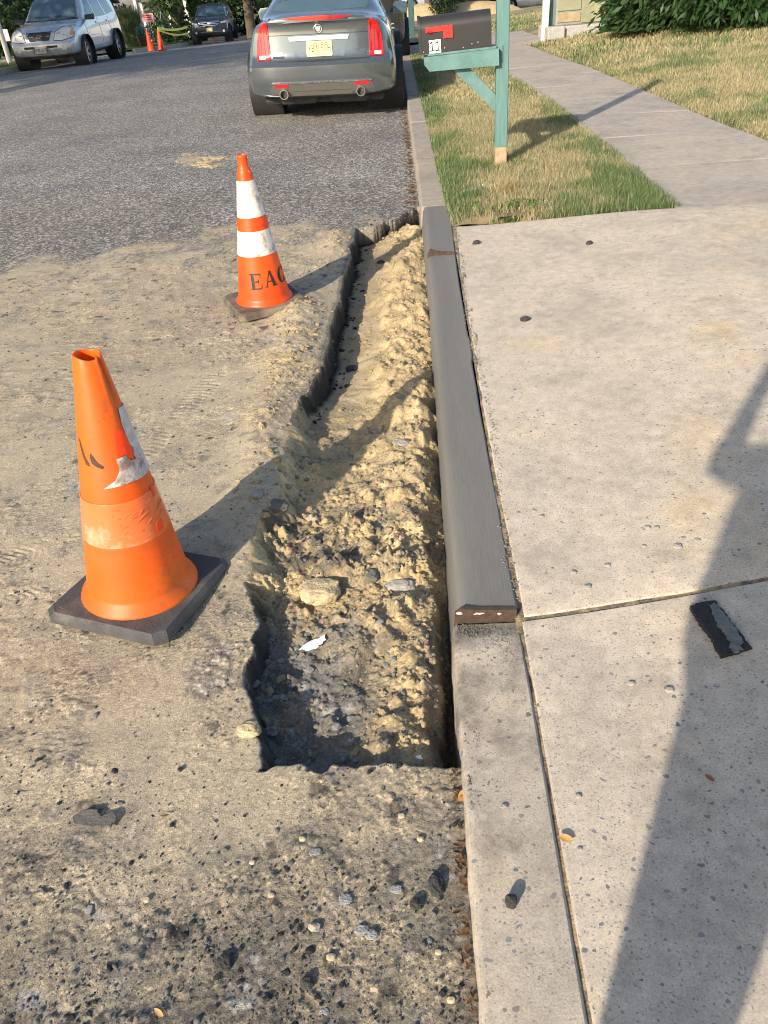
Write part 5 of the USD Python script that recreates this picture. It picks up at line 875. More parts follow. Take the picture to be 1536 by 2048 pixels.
def plate_text(par, txt, h, x, z, mat='ink', maxw=None):
    tm = meshkit.text_mesh(txt, h, .0012); tm.apply_translation((-tm.bounds.mean(0)[0], 0, 0))
    if maxw: s = maxw / (tm.bounds[1, 0] - tm.bounds[0, 0]); tm.apply_scale((s, 1, 1))
    return ob('lettering', mv(rot(tm, PI / 2, [1, 0, 0]), (x, -.0042, z)), mat, par, smooth=False)
plate_text(pl, 'YBW·59H', .072, 0, -.030, maxw=.265); plate_text(pl, 'New Jersey', .022, 0, .048, maxw=.13); plate_text(pl, 'Garden State', .016, 0, -.066, maxw=.145)
for s in (-1, 1): ob('plate_bolt', mv(rot(trimesh.creation.cylinder(.006, .006), PI / 2, [1, 0, 0]), (s * .09, -.004, .060)), 'ink', pl)
ey_ = float(cast(B_, np.array([(0, .985)]), 1, -1)[0])
em = ob('emblem', mv(rot(trimesh.creation.torus(.045, .007, 32, 10), PI / 2, [1, 0, 0]), (0, ey_ - .012, .985)), 'chrome', S, smooth=True)
ob('crest', mv(rot(trimesh.creation.extrude_polygon(sg.Polygon([(-.03, .022), (.03, .022), (.03, 0), (.018, -.024), (0, -.032), (-.018, -.024), (-.03, 0)]), .008), PI / 2, [1, 0, 0]), (0, ey_ - .008, .987)), 'rim_alloy', em)
def badge(txt, h, x, z, mat, maxw):
    tm = meshkit.text_mesh(txt, h, .004); tm.apply_translation(-tm.bounds.mean(0)); tm.apply_scale((maxw / (tm.bounds[1, 0] - tm.bounds[0, 0]), 1, 1)); y = float(cast(B_, np.array([(x, z)]), 1, -1)[0]); ob('badge', mv(rot(tm, PI / 2, [1, 0, 0]), (x, y - .006, z)), mat, S, smooth=False)
badge('CTS', .024, .50, .735, 'chrome', .115)
ob('badge', patch(B_, rbox(-.565, .735, -.44, .765, .004), 1, -1, .006, .01, .05), 'lamp_white', S); ob('badge', patch(B_, rbox(-.565, .702, -.43, .722, .003), 1, -1, .006, .01, .05), 'black_plastic', S)
ob('bumper_trim', patch(B_, sg.Polygon([(-.60, .452), (.60, .452), (.615, .437), (.58, .433), (-.58, .433), (-.615, .437)]), 1, -1, .012, .03, .08), 'chrome', S)
ob('lower_valance', patch(B_, sg.Polygon([(-.60, .43), (.60, .43), (.67, .30), (.54, .285), (.41, .30), (.36, .35), (-.36, .35), (-.41, .30), (-.54, .285), (-.67, .30)]), 1, -1, .006, .03, .05), 'diffuser', S)
ob('lower_valance', patch(B_, sg.Polygon([(-.40, .345), (.40, .345), (.36, .298), (-.36, .298)]), 1, -1, .010, .03, .06), 'diffuser', S)
ob('trunk_seam', patch(B_, sg.Polygon([(-.60, .677), (.60, .677), (.60, .668), (0, .655), (-.60, .668)]), 1, -1, .004, .02, .06), 'black_plastic', S); ob('trunk_seam', patch(B_, sg.box(-.595, .929, .595, .935), 1, -1, .002, .01, .06), 'black_plastic', S)
ob('tow_cover', patch(B_, rbox(-.50, .475, -.455, .51, .004), 1, -1, .003, .02, .03), 'paint_grey_green', S)
ob('underbody', box(1.5, 3.9, .10, (0, 2.3, .235), .03), 'dusty_dark', S); ob('muffler', box(.5, .34, .13, (-.32, .42, .25), .05), 'dusty_dark', S); ob('muffler', box(.5, .34, .13, (.32, .42, .25), .05), 'dusty_dark', S)
# ---- SUVs, seen from the front; local y runs from tail to nose
def suv(name, label, loc, rz, paint_, L, W, H, hood, nose, r, spec, ry=0.):
    V_ = xf(name, label, 'car', loc, rz, ry=ry); h = W / 2
    ST = [(0, .42, .52, h * .90, .75, h * .90, 1.05, h * .72, H - .20, H - .16), (.12, .36, .48, h * .97, .75, h * .93, 1.05, h * .74, H - .08, H - .04), (.9, .30, .46, h, .75, h * .95, 1.06, h * .75, H - .04, H), (2.1, .30, .46, h, .75, h * .95, 1.05, h * .76, H - .04, H + .005), (L - 1.95, .30, .46, h, .75, h * .95, 1.05, h * .75, H - .11, H - .06),
          (L - 1.15, .30, .46, h, .75, h * .95, 1.02, h * .82, hood + .05, hood + .10), (L - .6, .32, .48, h * .99, .74, h * .93, hood - .08, h * .74, hood - .01, hood + .03), (L - .18, .34, .50, h * .955, .72, h * .88, nose - .06, h * .66, nose + .02, nose + .05), (L, .38, .52, h * .86, .68, h * .82, nose - .14, h * .6, nose - .07, nose - .04)]
    fr = lambda x, z: .20 * (x / h) ** 2.6 + np.interp(z, [.3, .42, .50, .64, .70, .78, nose], [.09, .03, .0, .0, .05, .07, .14])
    B = car_body(V_, ST, lambda x, z: .12 * (x / h) ** 2.5, fr, ((.92, h - .01), (L - .92, h - .01)), r, paint_)
    for s in (1, -1):
        for y in (.92, L - .92): wheel(V_, s * (h - .115), y, r, .225, spec.get('spokes', 6), 3)
        fx_ = lambda p: sg.Polygon(p) if s > 0 else sg.Polygon(flipx(p))
        ob('lamp_trim', patch(B, fx_(spec['lamp']).buffer(.014), 1, 1, .006, .05, .04), 'black_plastic', V_, smooth=30)
        hl = ob('headlamp', patch(B, fx_(spec['lamp']), 1, 1, .010, .05, .04), 'lamp_clear', V_, smooth=30)
        if 'amber' in spec: ob('indicator', patch(B, fx_(spec['amber']), 1, 1, .013, .04, .04), 'amber', hl)
        ob('fog_lamp_ring', patch(B, affinity.translate(sg.Point(0, 0).buffer(.085), s * spec['fog'][0], spec['fog'][1]), 1, 1, .006, .04, .03), spec.get('fogring', paint_), V_); ob('fog_lamp', patch(B, affinity.translate(sg.Point(0, 0).buffer(.06), s * spec['fog'][0], spec['fog'][1]), 1, 1, .014, .04, .03), 'lamp_clear', V_)
        mi = hull([(s * (h * .93), L - 1.55, 1.08), (s * (h * .93), L - 1.50, 1.20), (s * (h + .20), L - 1.50, 1.08), (s * (h + .21), L - 1.5, 1.22), (s * (h + .19), L - 1.38, 1.10), (s * (h + .18), L - 1.38, 1.20), (s * (h * .95), L - 1.38, 1.10)]); ob('door_mirror', mi, 'black_plastic', V_)
        for w1 in ([(L - 1.62, 1.14), (L - 2.02, H - .20), (L - 2.35, H - .16), (L - 2.40, 1.12)], [(L - 2.46, 1.12), (L - 2.41, H - .14), (L - 3.15, H - .15), (L - 3.30, 1.13)], [(L - 3.40, 1.14), (L - 3.25, H - .16), (.62, H - .20), (.42, 1.2)]): ob('side_window', patch(B, sg.Polygon(w1), 0, s, .004, .02, .14), 'car_glass', V_)
        for y in (L - 2.3, L - 3.25): ob('door_handle', patch(B, rbox(y - .09, .985, y + .09, 1.02, .01), 0, s, .03, .03, .1), paint_, V_)
        ob('side_moulding', patch(B, rbox(1.4, .60, L - 1.42, .66, .01), 0, s, .012, .03, .25), paint_, V_); ob('sill', patch(B, rbox(1.38, .37, L - 1.40, .47, .01), 0, s, .010, .03, .25), spec.get('sill', 'black_plastic'), V_)
        for y in (L - 2.43, L - 3.36, L - 1.30): ob('door_gap', patch(B, sg.box(y - .006, .50, y + .006, 1.10), 0, s, .002, .01, .2), 'black_plastic', V_)
    ws = sg.Polygon([(-h * .76, hood + .14), (-h * .4, hood + .11), (h * .4, hood + .11), (h * .76, hood + .14), (h * .63, H - .10), (-h * .63, H - .10)]); ob('windshield', patch(B, ws, 1, 1, .02, .05, .05), 'car_glass', V_, smooth=True)
    ob('cowl', patch(B, sg.Polygon([(-h * .80, hood + .125), (h * .80, hood + .125), (h * .80, hood + .085), (-h * .8, hood + .085)]), 1, 1, .004, .02, .12), 'black_plastic', V_)
    for s in (-1, 1): ob('wiper', tube([(s * .05 - .1, L - 1.20, hood + .14), (s * .05 + .5 * s * .3 - .1, L - 1.28, hood + .19), (s * .3 + .2, L - 1.30, hood + .19)], .008, 5), 'black_plastic', V_)
    g_ = ob('grille', patch(B, spec['grille'], 1, 1, .004, .04, .05), 'black_plastic', V_)
    for q in spec['bars']: ob('grille_bar', patch(B, q, 1, 1, .014, .03, .05), 'chrome', g_)
    ob('emblem', patch(B, affinity.scale(sg.Point(0, spec['emb']).buffer(.05), 1.7, .9), 1, 1, .024, .03, .03), 'chrome', V_)
    for q in spec['dark']: ob('lower_intake', patch(B, q, 1, 1, .005, .03, .06), 'black_plastic', V_)
    for q in spec.get('chrome', []): ob('bumper_trim', patch(B, q, 1, 1, .012, .03, .06), 'chrome', V_)
    zc_, pm = spec['plate']; yp = float(np.nanmax(cast(B, np.array([(0, zc_), (0, zc_ + .05)]), 1, 1))); P_ = ob('licence_plate', box(.31, .012, .16, (0, yp + .014, zc_)), pm, V_)
    if spec.get('ptext'):
        tm = meshkit.text_mesh(spec['ptext'], .075, .002); tm.apply_translation((-tm.bounds.mean(0)[0], 0, 0)); tm = rot(rot(tm, PI / 2, [1, 0, 0]), PI, [0, 0, 1]); ob('lettering', mv(tm, (0, yp + .021, zc_ - .04)), 'ink', P_, smooth=False)
    ob('underbody', box(W * .8, L * .8, .14, (0, L * .5, .34), .03), 'dusty_dark', V_); ob('skid_plate', patch(B, rbox(-h * .62, .30, h * .62, .42, .02), 1, 1, .006, .04, .08), 'black_plastic', V_)
    return V_, B
kia = dict(lamp=[(.40, .72), (.46, .90), (.60, .985), (.80, 1.0), (.86, .96), (.87, .76), (.60, .70)], amber=[(.80, .80), (.80, .97), (.86, .94), (.865, .80)], fog=(.63, .52), grille=sg.Polygon([(-.36, .915), (.36, .915), (.27, .715), (-.27, .715)]), bars=[sg.box(-.31, .805, .31, .825), sg.Polygon([(-.37, .935), (.37, .935), (.36, .915), (-.36, .915)])], emb=.815, dark=[rbox(-.46, .545, -.17, .60, .01), rbox(.17, .545, .46, .60, .01)], plate=(.515, 'plate_grey'), ptext='V80·17V', sill='paint_silver')
p_ = PX(110, 133, 23.6); K, _ = suv('parked_suv', 'silver SUV with clear round fog lamps, parked facing the camera at the left', (-9.95, 28.5, float(zroad(-9.9, 26)) + .0), PI + .0, 'paint_silver', 4.57, 1.88, 1.73, 1.04, .93, .36, kia, ry=.0)
ob('roof_rail', tube([(-.66, .8, 1.74), (-.66, 1.4, 1.80), (-.66, 2.4, 1.80), (-.66, 2.8, 1.74)], .018, 6), 'rim_alloy', K); ob('roof_rail', tube([(.66, .8, 1.74), (.66, 1.4, 1.80), (.66, 2.4, 1.80), (.66, 2.8, 1.74)], .018, 6), 'rim_alloy', K)
ford = dict(lamp=[(.60, .86), (.63, .95), (.88, .97), (.90, .90), (.78, .86)], fog=(.72, .52), fogring='black_plastic', grille=sg.Polygon([(-.56, .98), (.56, .98), (.60, .90), (.42, .72), (-.42, .72), (-.60, .90)]), bars=[sg.box(-.55, .930, .55, .945), sg.box(-.52, .862, .52, .877), sg.box(-.47, .795, .47, .810), sg.Polygon([(-.57, 1.0), (.57, 1.0), (.56, .98), (-.56, .98)])], emb=.90, dark=[rbox(-.80, .38, .80, .52, .03), rbox(-.86, .56, -.60, .72, .02), rbox(.60, .56, .86, .72, .02)], chrome=[sg.Polygon([(-.5, .55), (.5, .55), (.62, .50), (.5, .51), (-.5, .51), (-.62, .50)])], plate=(.63, 'plate_yellow'), spokes=5)
q_ = PX(412, 84, 48.5); suv('parked_suv', 'dark blue SUV with chrome barred grille, parked facing the camera beyond the two cones', (q_[0] - .1, q_[1] + 4.4, float(zt(q_[1] + 2)) + .10), PI + .10, 'paint_navy', 4.78, 1.93, 1.70, 1.10, 1.02, .38, ford)
# ---- vehicles farther up the street, mostly hidden
def plain_car(name, label, loc, rz, paint_, tall=False, rear_lamps=True):
    V_ = xf(name, label, 'car', loc, rz)
    if tall: st = [(0, .42, .52, .86, .75, .86, 1.08, .68, 1.58, 1.62), (.15, .36, .48, .93, .75, .90, 1.08, .72, 1.68, 1.72), (1.0, .3, .46, .95, .75, .91, 1.08, .72, 1.74, 1.78), (2.6, .3, .46, .95, .75, .91, 1.07, .72, 1.70, 1.75), (3.5, .3, .46, .95, .75, .9, 1.05, .78, 1.12, 1.17), (4.4, .34, .48, .93, .72, .86, .98, .66, 1.03, 1.07), (4.8, .40, .52, .82, .66, .76, .80, .5, .84, .88)]
    else: st = [tuple(q) for q in ST_SEDAN]
    B = car_body(V_, st, lambda x, z: .12 * (x / .85) ** 2.5, lambda x, z: .2 * (x / .8) ** 2, ((1.0, .92), (3.85, .92)), .345, paint_)
    for s in (1, -1):
        for y in (1.0, 3.85): wheel(V_, s * .80, y, .345, .22, 5, 3)
        H = 1.58 if tall else 1.38; sw = [(.55, 1.16), (.7, H - .02), (2.45, H), (3.2, 1.13)] if tall else [(1.0, 1.04), (1.4, 1.28), (2.2, 1.39), (2.65, 1.33), (3.2, 1.02)]; ob('side_window', patch(B, sg.Polygon(sw), 0, s, .004, .02, .15), 'car_glass', V_)
        if rear_lamps: ob('tail_lamp', patch(B, rbox(s * .70 - .08, .82, s * .70 + .08, 1.12 if tall else .98, .02), 1, -1, .01, .04, .05), 'lamp_red', V_)
    ob('rear_window', patch(B, sg.Polygon([(-.62, 1.15), (.62, 1.15), (.55, 1.52), (-.55, 1.52)]) if tall else sg.Polygon([(-.58, 1.14), (.58, 1.14), (.5, 1.38), (-.5, 1.38)]), 1, -1, .004, .02, .1), 'car_glass', V_)
    ob('windshield', patch(B, sg.Polygon([(-.66, 1.2), (.66, 1.2), (.58, 1.58), (-.58, 1.58)]) if tall else sg.Polygon([(-.6, 1.1), (.6, 1.1), (.5, 1.36), (-.5, 1.36)]), 1, 1, .004, .02, .1), 'car_glass', V_); ob('bumper', box(1.7, .14, .2, (0, .05, .52), .04), 'black_plastic', V_)
    ob('underbody', box(1.5, 3.8, .14, (0, 2.3, .3), .03), 'dusty_dark', V_); return V_
ST_SEDAN = ST
plain_car('parked_suv', 'dark grey SUV half hidden in front of the grey-green sedan', (-1.02, 16.9, .0), .012, 'paint_dark_grey', True, False)
p_ = PX(778, 20, 47); plain_car('parked_suv', 'white SUV far up the street, only its red tail lamps and rear showing', (p_[0] - .2, p_[1], float(zt(p_[1]))), .02, 'paint_white', True)
p_ = PX(835, 14, 62); plain_car('parked_car', 'pale blue car in a far driveway left of the mound', (p_[0] - 1.5, p_[1], float(zt(p_[1])) + .75), -1.45, 'paint_pale_blue')
p_ = PX(1030, 26, 49); plain_car('parked_car', 'silver car with five-spoke wheels in the driveway behind the mailbox post', (p_[0] - 1.25, p_[1] + .8, p_[2] - .02), -PI / 2 - .05, 'paint_silver')
# ------------------------------------------------------------------ trees, shrubs, houses
def leaves(centres, radii, n_, size, seed, droop=0., flat=1.0, shell_=.45, el=.5):
    r = np.random.default_rng(seed); centres = np.asarray(centres, float); radii = np.asarray(radii, float); w = radii ** 2; k = r.choice(len(centres), n_, p=w / w.sum())
    d = r.normal(0, 1, (n_, 3)); d /= np.linalg.norm(d, axis=1, keepdims=True); q = d * (shell_ + (1 - shell_) * r.random(n_) ** .6)[:, None]; q[:, 2] *= flat
    P = centres[k] + q * radii[k][:, None] * (1 + .25 * r.normal(0, 1, (n_, 1)) * .5)
    a = d + r.normal(0, .7, (n_, 3)); a[:, 2] -= droop; a /= np.linalg.norm(a, axis=1, keepdims=True); b = np.cross(a, r.normal(0, 1, (n_, 3))); b /= np.linalg.norm(b, axis=1, keepdims=True); s = size * r.uniform(.6, 1.4, n_)[:, None]
    V = np.stack([P, P + a * s * .5 + b * s * el * .5, P + a * s, P + a * s * .5 - b * s * el * .5], 1).reshape(-1, 3); i = np.arange(n_)[:, None] * 4
    return trimesh.Trimesh(V, np.concatenate([i + [0, 1, 2], i + [0, 2, 3]], 1).reshape(-1, 3), process=False)
def tree(name, label, loc, h, cr, z0, n_, size, seed, mat='tree_leaves', tr=.16, cat='tree', clumps=16, flat=.75):
    r = np.random.default_rng(seed); T_ = xf(name, label, cat, loc); wob_ = r.normal(0, .04 * h, 2) * .5
    pts = [(0, 0, -.3), (wob_[0] * .2, wob_[1] * .2, h * .25), (wob_[0] * .6, wob_[1] * .6, h * .5), (wob_[0], wob_[1], h * .85)]
    ms = [tube(pts, [tr * 1.35, tr, tr * .75, tr * .25], 9)]; cs, rs = [], []
    for i in range(clumps):
        a = r.uniform(0, 2 * PI); z = z0 + (h - z0) * ((i + .5) / clumps); q = cr * (.35 + .55 * r.random()) * math.sin(PI * (.18 + .74 * (z - z0) / (h - z0))); c = np.array([q * math.cos(a), q * math.sin(a), z]); cs.append(c); rs.append(cr * r.uniform(.30, .52))
        zb0 = max(.2 * h, z - .35 * q - .3); b0 = np.array([np.interp(zb0, [0, h * .85], [0, wob_[0]]), np.interp(zb0, [0, h * .85], [0, wob_[1]]), zb0]); ms.append(tube([b0, b0 * .5 + c * .5 + [0, 0, -.1 * q], c], [tr * .45, tr * .28, tr * .08], 6))
    ob('trunk', cat_(*ms), 'bark', T_, smooth=True); ob('crown', leaves(cs, rs, n_, size, seed + 1, .3, flat), mat, T_, smooth=False); return T_
def bush(name, label, loc, R, h, n_, size, seed, mat='tree_leaves', cat='shrub', droop=.2, el=.5, k=14):
    r = np.random.default_rng(seed); B_ = xf(name, label, cat, loc); cs, rs = [], []
    for i in range(k):
        a = r.uniform(0, 2 * PI); q = R * .75 * math.sqrt(r.random()); z = h * (.12 + .62 * r.random()) * (1 - .45 * (q / R) ** 2); cs.append((q * math.cos(a), q * math.sin(a), z)); rs.append(min(R, h) * r.uniform(.28, .46))
    ob('stems', cat_(*[tube([(0, 0, -.1), np.array(c) * [.4, .4, .5], c], [.04, .025, .008], 5) for c in cs]), 'bark', B_, smooth=True); ob('foliage', leaves(cs, rs, n_, size, seed + 1, droop, 1., .35, el), mat, B_, smooth=False); return B_
# the broad evergreen on the lawn, upper right
E_ = xf('evergreen_shrub', 'broad dark evergreen shrub with drooping fronds at the upper right of the lawn', 'shrub', (5.55, 16.1, float(zlawn(5.5, 16.1))))
r = np.random.default_rng(61); V, F_ = [], []; cs = []
for i in range(150):
    a = r.uniform(-PI, PI); q = 1.75 * math.sqrt(r.random()); z = .12 + 1.5 * r.random() * (1 - .55 * (q / 1.8) ** 2); cs.append((q * math.cos(a) * 1.1, q * math.sin(a) * .95, z))
cs = np.array(cs); n_ = 26000; k = r.integers(0, len(cs), n_); out = cs[k] * [1, 1, 0]; out /= np.linalg.norm(out, axis=1, keepdims=True) + .2
P = cs[k] + r.normal(0, .17, (n_, 3)); P[:, 2] = np.maximum(P[:, 2], .04); ax_ = out * .8 + r.normal(0, .45, (n_, 3)); ax_[:, 2] -= .55; ax_ /= np.linalg.norm(ax_, axis=1, keepdims=True); bb = np.cross(ax_, r.normal(0, 1, (n_, 3))); bb /= np.linalg.norm(bb, axis=1, keepdims=True); s = r.uniform(.10, .24, n_)[:, None]
V = np.stack([P, P + ax_ * s * .45 + bb * s * .15, P + ax_ * s, P + ax_ * s * .45 - bb * s * .15], 1).reshape(-1, 3); V[:, 2] = np.maximum(V[:, 2], .0); i_ = np.arange(n_)[:, None] * 4
ob('stems', cat_(*[tube([(0, 0, -.2), c * [.45, .45, .6], c], [.05, .03, .01], 5) for c in cs[::3]]), 'bark', E_, smooth=True); ob('fronds', trimesh.Trimesh(V, np.concatenate([i_ + [0, 1, 2], i_ + [0, 2, 3]], 1).reshape(-1, 3), process=False), 'evergreen_fronds', E_, smooth=False)
zl = lambda x, y: zleft(x, y)
# left side of the street
def L(px, py, D): return onground(px, py, D, zl)
tree('tree', 'dark leafy tree at the left edge behind the pink flyer', L(-40, 60, 36), 8, 3.0, .5, 6500, .22, 101, 'dark_tree_leaves', .2)
tree('tree', 'dark leafy tree above the hood of the silver SUV', L(25, 40, 42), 8, 3.0, .6, 6500, .22, 102, 'dark_tree_leaves', .2)
tree('tree', 'mid green tree behind the tail of the silver SUV', L(222, 45, 48), 9, 1.7, .3, 5000, .24, 103, 'tree_leaves', .2)
bush('shrub', 'brighter green shrub just left of the silver SUV windshield', L(62, 60, 40), 1.6, 2.6, 3000, .16, 104, 'bright_leaves')
tree('tree', 'leafy tree to the right of the grey house porch', L(352, 40, 56), 9, 2.2, .3, 6000, .26, 105, 'tree_leaves', .2)
tree('tree', 'bright green tree behind the dark blue SUV', L(372, 40, 64), 9, 3.2, .5, 7000, .26, 106, 'bright_leaves', .2)
tree('tree', 'big leafy street tree with a bare trunk between the dark blue SUV and the sedan', L(502, 60, 58), 11, 4.2, 1.7, 8000, .28, 107, 'tree_leaves', .26)
tree('tree', 'dark tree behind the dark blue SUV roof', L(455, 50, 68), 10, 4.0, .5, 8000, .3, 108, 'dark_tree_leaves', .26)
bush('shrub', 'low dark shrub behind the yellow tape', L(340, 72, 54), 1.5, 1.2, 2500, .14, 109, 'dark_tree_leaves')
bush('shrub', 'round green shrub left of the ornamental grass', L(245, 72, 50), 1.3, 1.6, 2500, .14, 110, 'tree_leaves')
# tall pale ornamental grass and the planter
r = np.random.default_rng(62); g0 = L(262, 78, 45); n_ = 2600; a = r.uniform(0, 2 * PI, n_); q = .75 * np.sqrt(r.random(n_)); x, y = q * np.cos(a), q * np.sin(a); V, F_ = [], []
hh = r.uniform(.9, 1.9, n_); dx = x / .75 * r.uniform(.1, .7, n_) * hh * .6 + r.normal(0, .08, n_); dy = y / .75 * r.uniform(.1, .7, n_) * hh * .6; w = r.uniform(.005, .011, n_)
P0 = np.stack([x * .6, y * .6, 0 * x], 1); P1 = P0 + np.stack([dx * .35, dy * .35, hh * .62], 1); P2 = P0 + np.stack([dx, dy, hh * .95], 1); ww = np.stack([w, 0 * w, 0 * w], 1); V = np.stack([P0 - ww, P0 + ww, P1 + ww, P1 - ww, P2], 1).reshape(-1, 3); i_ = np.arange(n_)[:, None] * 5
og = xf('ornamental_grass', 'tall pale clump of ornamental grass behind the planter across the street', 'ornamental grass', g0); ob('blades', trimesh.Trimesh(V, np.concatenate([i_ + [0, 1, 2], i_ + [0, 2, 3], i_ + [3, 2, 4]], 1).reshape(-1, 3), process=False), 'reed_leaves', og, smooth=False)
pmat('planter_brown', (.05, .03, .025), .5, .2, 10)
g0 = L(287, 84, 41); pn = xf('planter', 'dark brown pot with a blue-green agave on the far driveway', 'planter', g0); ob('pot', revolve([(0, 0), (.17, 0), (.25, .42), (.27, .42), (.27, .46), (.22, .46), (.20, .40), (0, .40)], 28), 'planter_brown', pn, smooth=40)
lv = []
for i in range(70):
    a = r.uniform(0, 2 * PI); e = r.uniform(.15, 1.45); L_ = r.uniform(.32, .48); d = np.array([math.cos(a) * math.cos(e), math.sin(a) * math.cos(e), math.sin(e)]); s_ = np.array([-math.sin(a), math.cos(a), 0]) * .035; b0 = np.array([0, 0, .44]); lv.append(trimesh.Trimesh([b0 - s_, b0 + s_, b0 + d * L_ * .5 + s_, b0 + d * L_ * .5 - s_, b0 + d * L_ + [0, 0, .05]], [[0, 1, 2], [0, 2, 3], [3, 2, 4]], process=False))
ob('agave', cat_(*lv), 'agave_leaves', pn, smooth=False)
# signs
pmat('sign_pink', (.72, .36, .36), .6, .1, 9); pmat('sign_flyer', (.66, .34, .46), .6, .3, 14, col2=(.75, .6, .66)); pmat('iron_dark', (.03, .028, .025), .7, .2, 20); pmat('galvanised', (.30, .31, .32), .5, .12, 20, metal=.6); pmat('sign_print', (.50, .06, .07), .7, .1, 10); pmat('pole_white', (.62, .60, .52), .6, .1, 8)
g0 = L(306, 80, 40); sgn = xf('yard_sign', 'small pink and white sign on a thin dark stake behind the left cone', 'sign', g0); ob('stake', tube([(0, 0, -.1), (-.02, 0, .9), (-.05, 0, 1.25)], .022, 6), 'iron_dark', sgn); ob('panel', box(.50, .02, .30, (-.02, -.03, 1.08), .004), 'sign_pink', sgn)
for k in range(3): ob('print_line', box(.38 - .06 * (k % 2), .004, .035, (-.02, -.043, 1.16 - .075 * k)), 'sign_print', sgn)
g0 = L(291, 70, 44); up_ = ob('sign_pole', mv(tube([(0, 0, 0), (-.10, 0, 2.6)], .035, 8), g0), 'galvanised', label='grey metal sign pole rising out of the picture in front of the grey house', cat='pole')
g0 = L(18, 118, 29.5); wp = ob('street_pole', mv(tube([(0, 0, -.2), (-.02, 0, 3.2)], [.075, .07], 12), g0), 'pole_white', smooth=True, label='pale pole at the left edge of the picture on the grass', cat='pole')
g0 = L(20, 97, 33.0); fl = xf('flyer_sign', 'pink flyer on a wire stake behind the pale pole at the left edge', 'sign', g0); ob('panel', box(.24, .012, .34, (-.02, 0, .74), .003), 'sign_flyer', fl); ob('stake', cat_(tube([(-.1, 0, 0), (-.1, 0, .6)], .008, 5), tube([(.06, 0, 0), (.06, 0, .6)], .008, 5)), 'iron_dark', fl)
# yellow tape from the right cone towards the dark blue SUV
pmat('tape_yellow', (.70, .62, .03), .4, .1, 9)
def ribbon(a, b, sag, w, tw, n_=26):
    a, b = np.array(a, float), np.array(b, float); t = np.linspace(0, 1, n_); P = a + (b - a) * t[:, None]; P[:, 2] -= sag * 4 * t * (1 - t); ang = tw * np.sin(t * 7); o = np.stack([0 * t, np.sin(ang), np.cos(ang)], 1) * w / 2; V = np.vstack([P - o, P + o]); i = np.arange(n_ - 1); return trimesh.Trimesh(V, np.vstack([np.stack([i, i + 1, i + 1 + n_], 1), np.stack([i, i + 1 + n_, i + n_], 1)]), process=False)
ct = CONE_B + [0, 0, 0]; ct[2] = float(zt(ct[1])) + .80
e1, e2 = PX(375, 53, 44), PX(376, 66, 44); ob('caution_tape', cat_(ribbon(ct, e1, .10, .09, .5), ribbon(ct - [0, 0, .06], e2, .12, .07, .8), ribbon(ct, ct + [.05, -.03, -.14], 0, .06, .5, 6)), 'tape_yellow', smooth=False, label='yellow caution tape tied to the right cone and stretching to the dark blue SUV', cat='caution tape')
# houses
pmat('siding_grey', (.20, .195, .21), .8, .12, 3); pmat('trim_white', (.70, .70, .70), .6, .05, 6); pmat('siding_pale', (.62, .60, .55), .8, .08, 3); pmat('roof_shingle', (.08, .075, .07), .9, .3, 10); pmat('house_glass', (.03, .04, .05), .08, .1, 5, spec=.8); pmat('door_grey', (.16, .17, .19), .6, .1, 6)
def house(name, label, loc, rz, w, d, h, sid, roofh=2.4, wins=(), door=None, lap=.16, porch=None):
    H = xf(name, label, 'house', loc, rz); ob('wall', box(w, d, h + .6, (0, d / 2, h / 2 - .3)), sid, H)
    bs = [box(w + .02, .02, lap - .012, (0, -.008 - .006 * (i % 2), .3 + lap * i)) for i in range(int((h - .3) / lap))]
    ob('siding_courses', cat_(*bs), sid, H, kind='stuff'); ob('roof', hull([(s * (w / 2 + .4), y, z) for s in (-1, 1) for y, z in ((-.4, h), (d + .4, h), (d / 2, h + roofh), (-.4, h + .12), (d + .4, h + .12))]), 'roof_shingle', H)
    for s in (-1, 1): ob('corner_board', box(.16, .06, h, (s * (w / 2 - .07), -.035, h / 2)), 'trim_white', H)
    for x, z, ww, hh in wins:
        wn = ob('window', cat_(box(ww + .2, .06, .1, (x, -.05, z + hh / 2 + .05)), box(ww + .2, .06, .1, (x, -.05, z - hh / 2 - .05)), box(.1, .06, hh, (x - ww / 2 - .05, -.05, z)), box(.1, .06, hh, (x + ww / 2 + .05, -.05, z)), box(ww, .04, .05, (x, -.05, z))), 'trim_white', H); ob('pane', box(ww, .02, hh, (x, -.035, z)), 'house_glass', wn)
    if door:
        x, = door; dd = ob('door', box(.95, .05, 2.05, (x, -.05, 1.2)), 'door_grey', H); ob('door_frame', cat_(box(.14, .08, 2.3, (x - .55, -.055, 1.2)), box(.14, .08, 2.3, (x + .55, -.055, 1.2)), box(1.24, .08, .16, (x, -.055, 2.33))), 'trim_white', dd)
    if porch:
        for x in porch: ob('porch_post', box(.16, .16, 2.6, (x, -1.4, 1.3)), 'trim_white', H)
        ob('porch_roof', box(abs(porch[-1] - porch[0]) + .6, 1.9, .16, ((porch[0] + porch[-1]) / 2, -.9, 2.7)), 'trim_white', H); ob('porch_floor', box(abs(porch[-1] - porch[0]) + .6, 1.8, .2, ((porch[0] + porch[-1]) / 2, -.95, .2)), 'pad_concrete', H)
    return H
g0 = L(272, 60, 60); house('house', 'grey sided house with white corner boards behind the ornamental grass', (g0[0] - 1.4, g0[1] + 1.5, g0[2] - .1), .35, 9, 8, 5.2, 'siding_grey', 2.4, ((-2.6, 1.7, .9, 1.3), (-2.6, 4.2, .9, 1.2), (1.2, 4.2, .9, 1.2)), (2.1,), porch=(1.1, 3.1, 4.2))
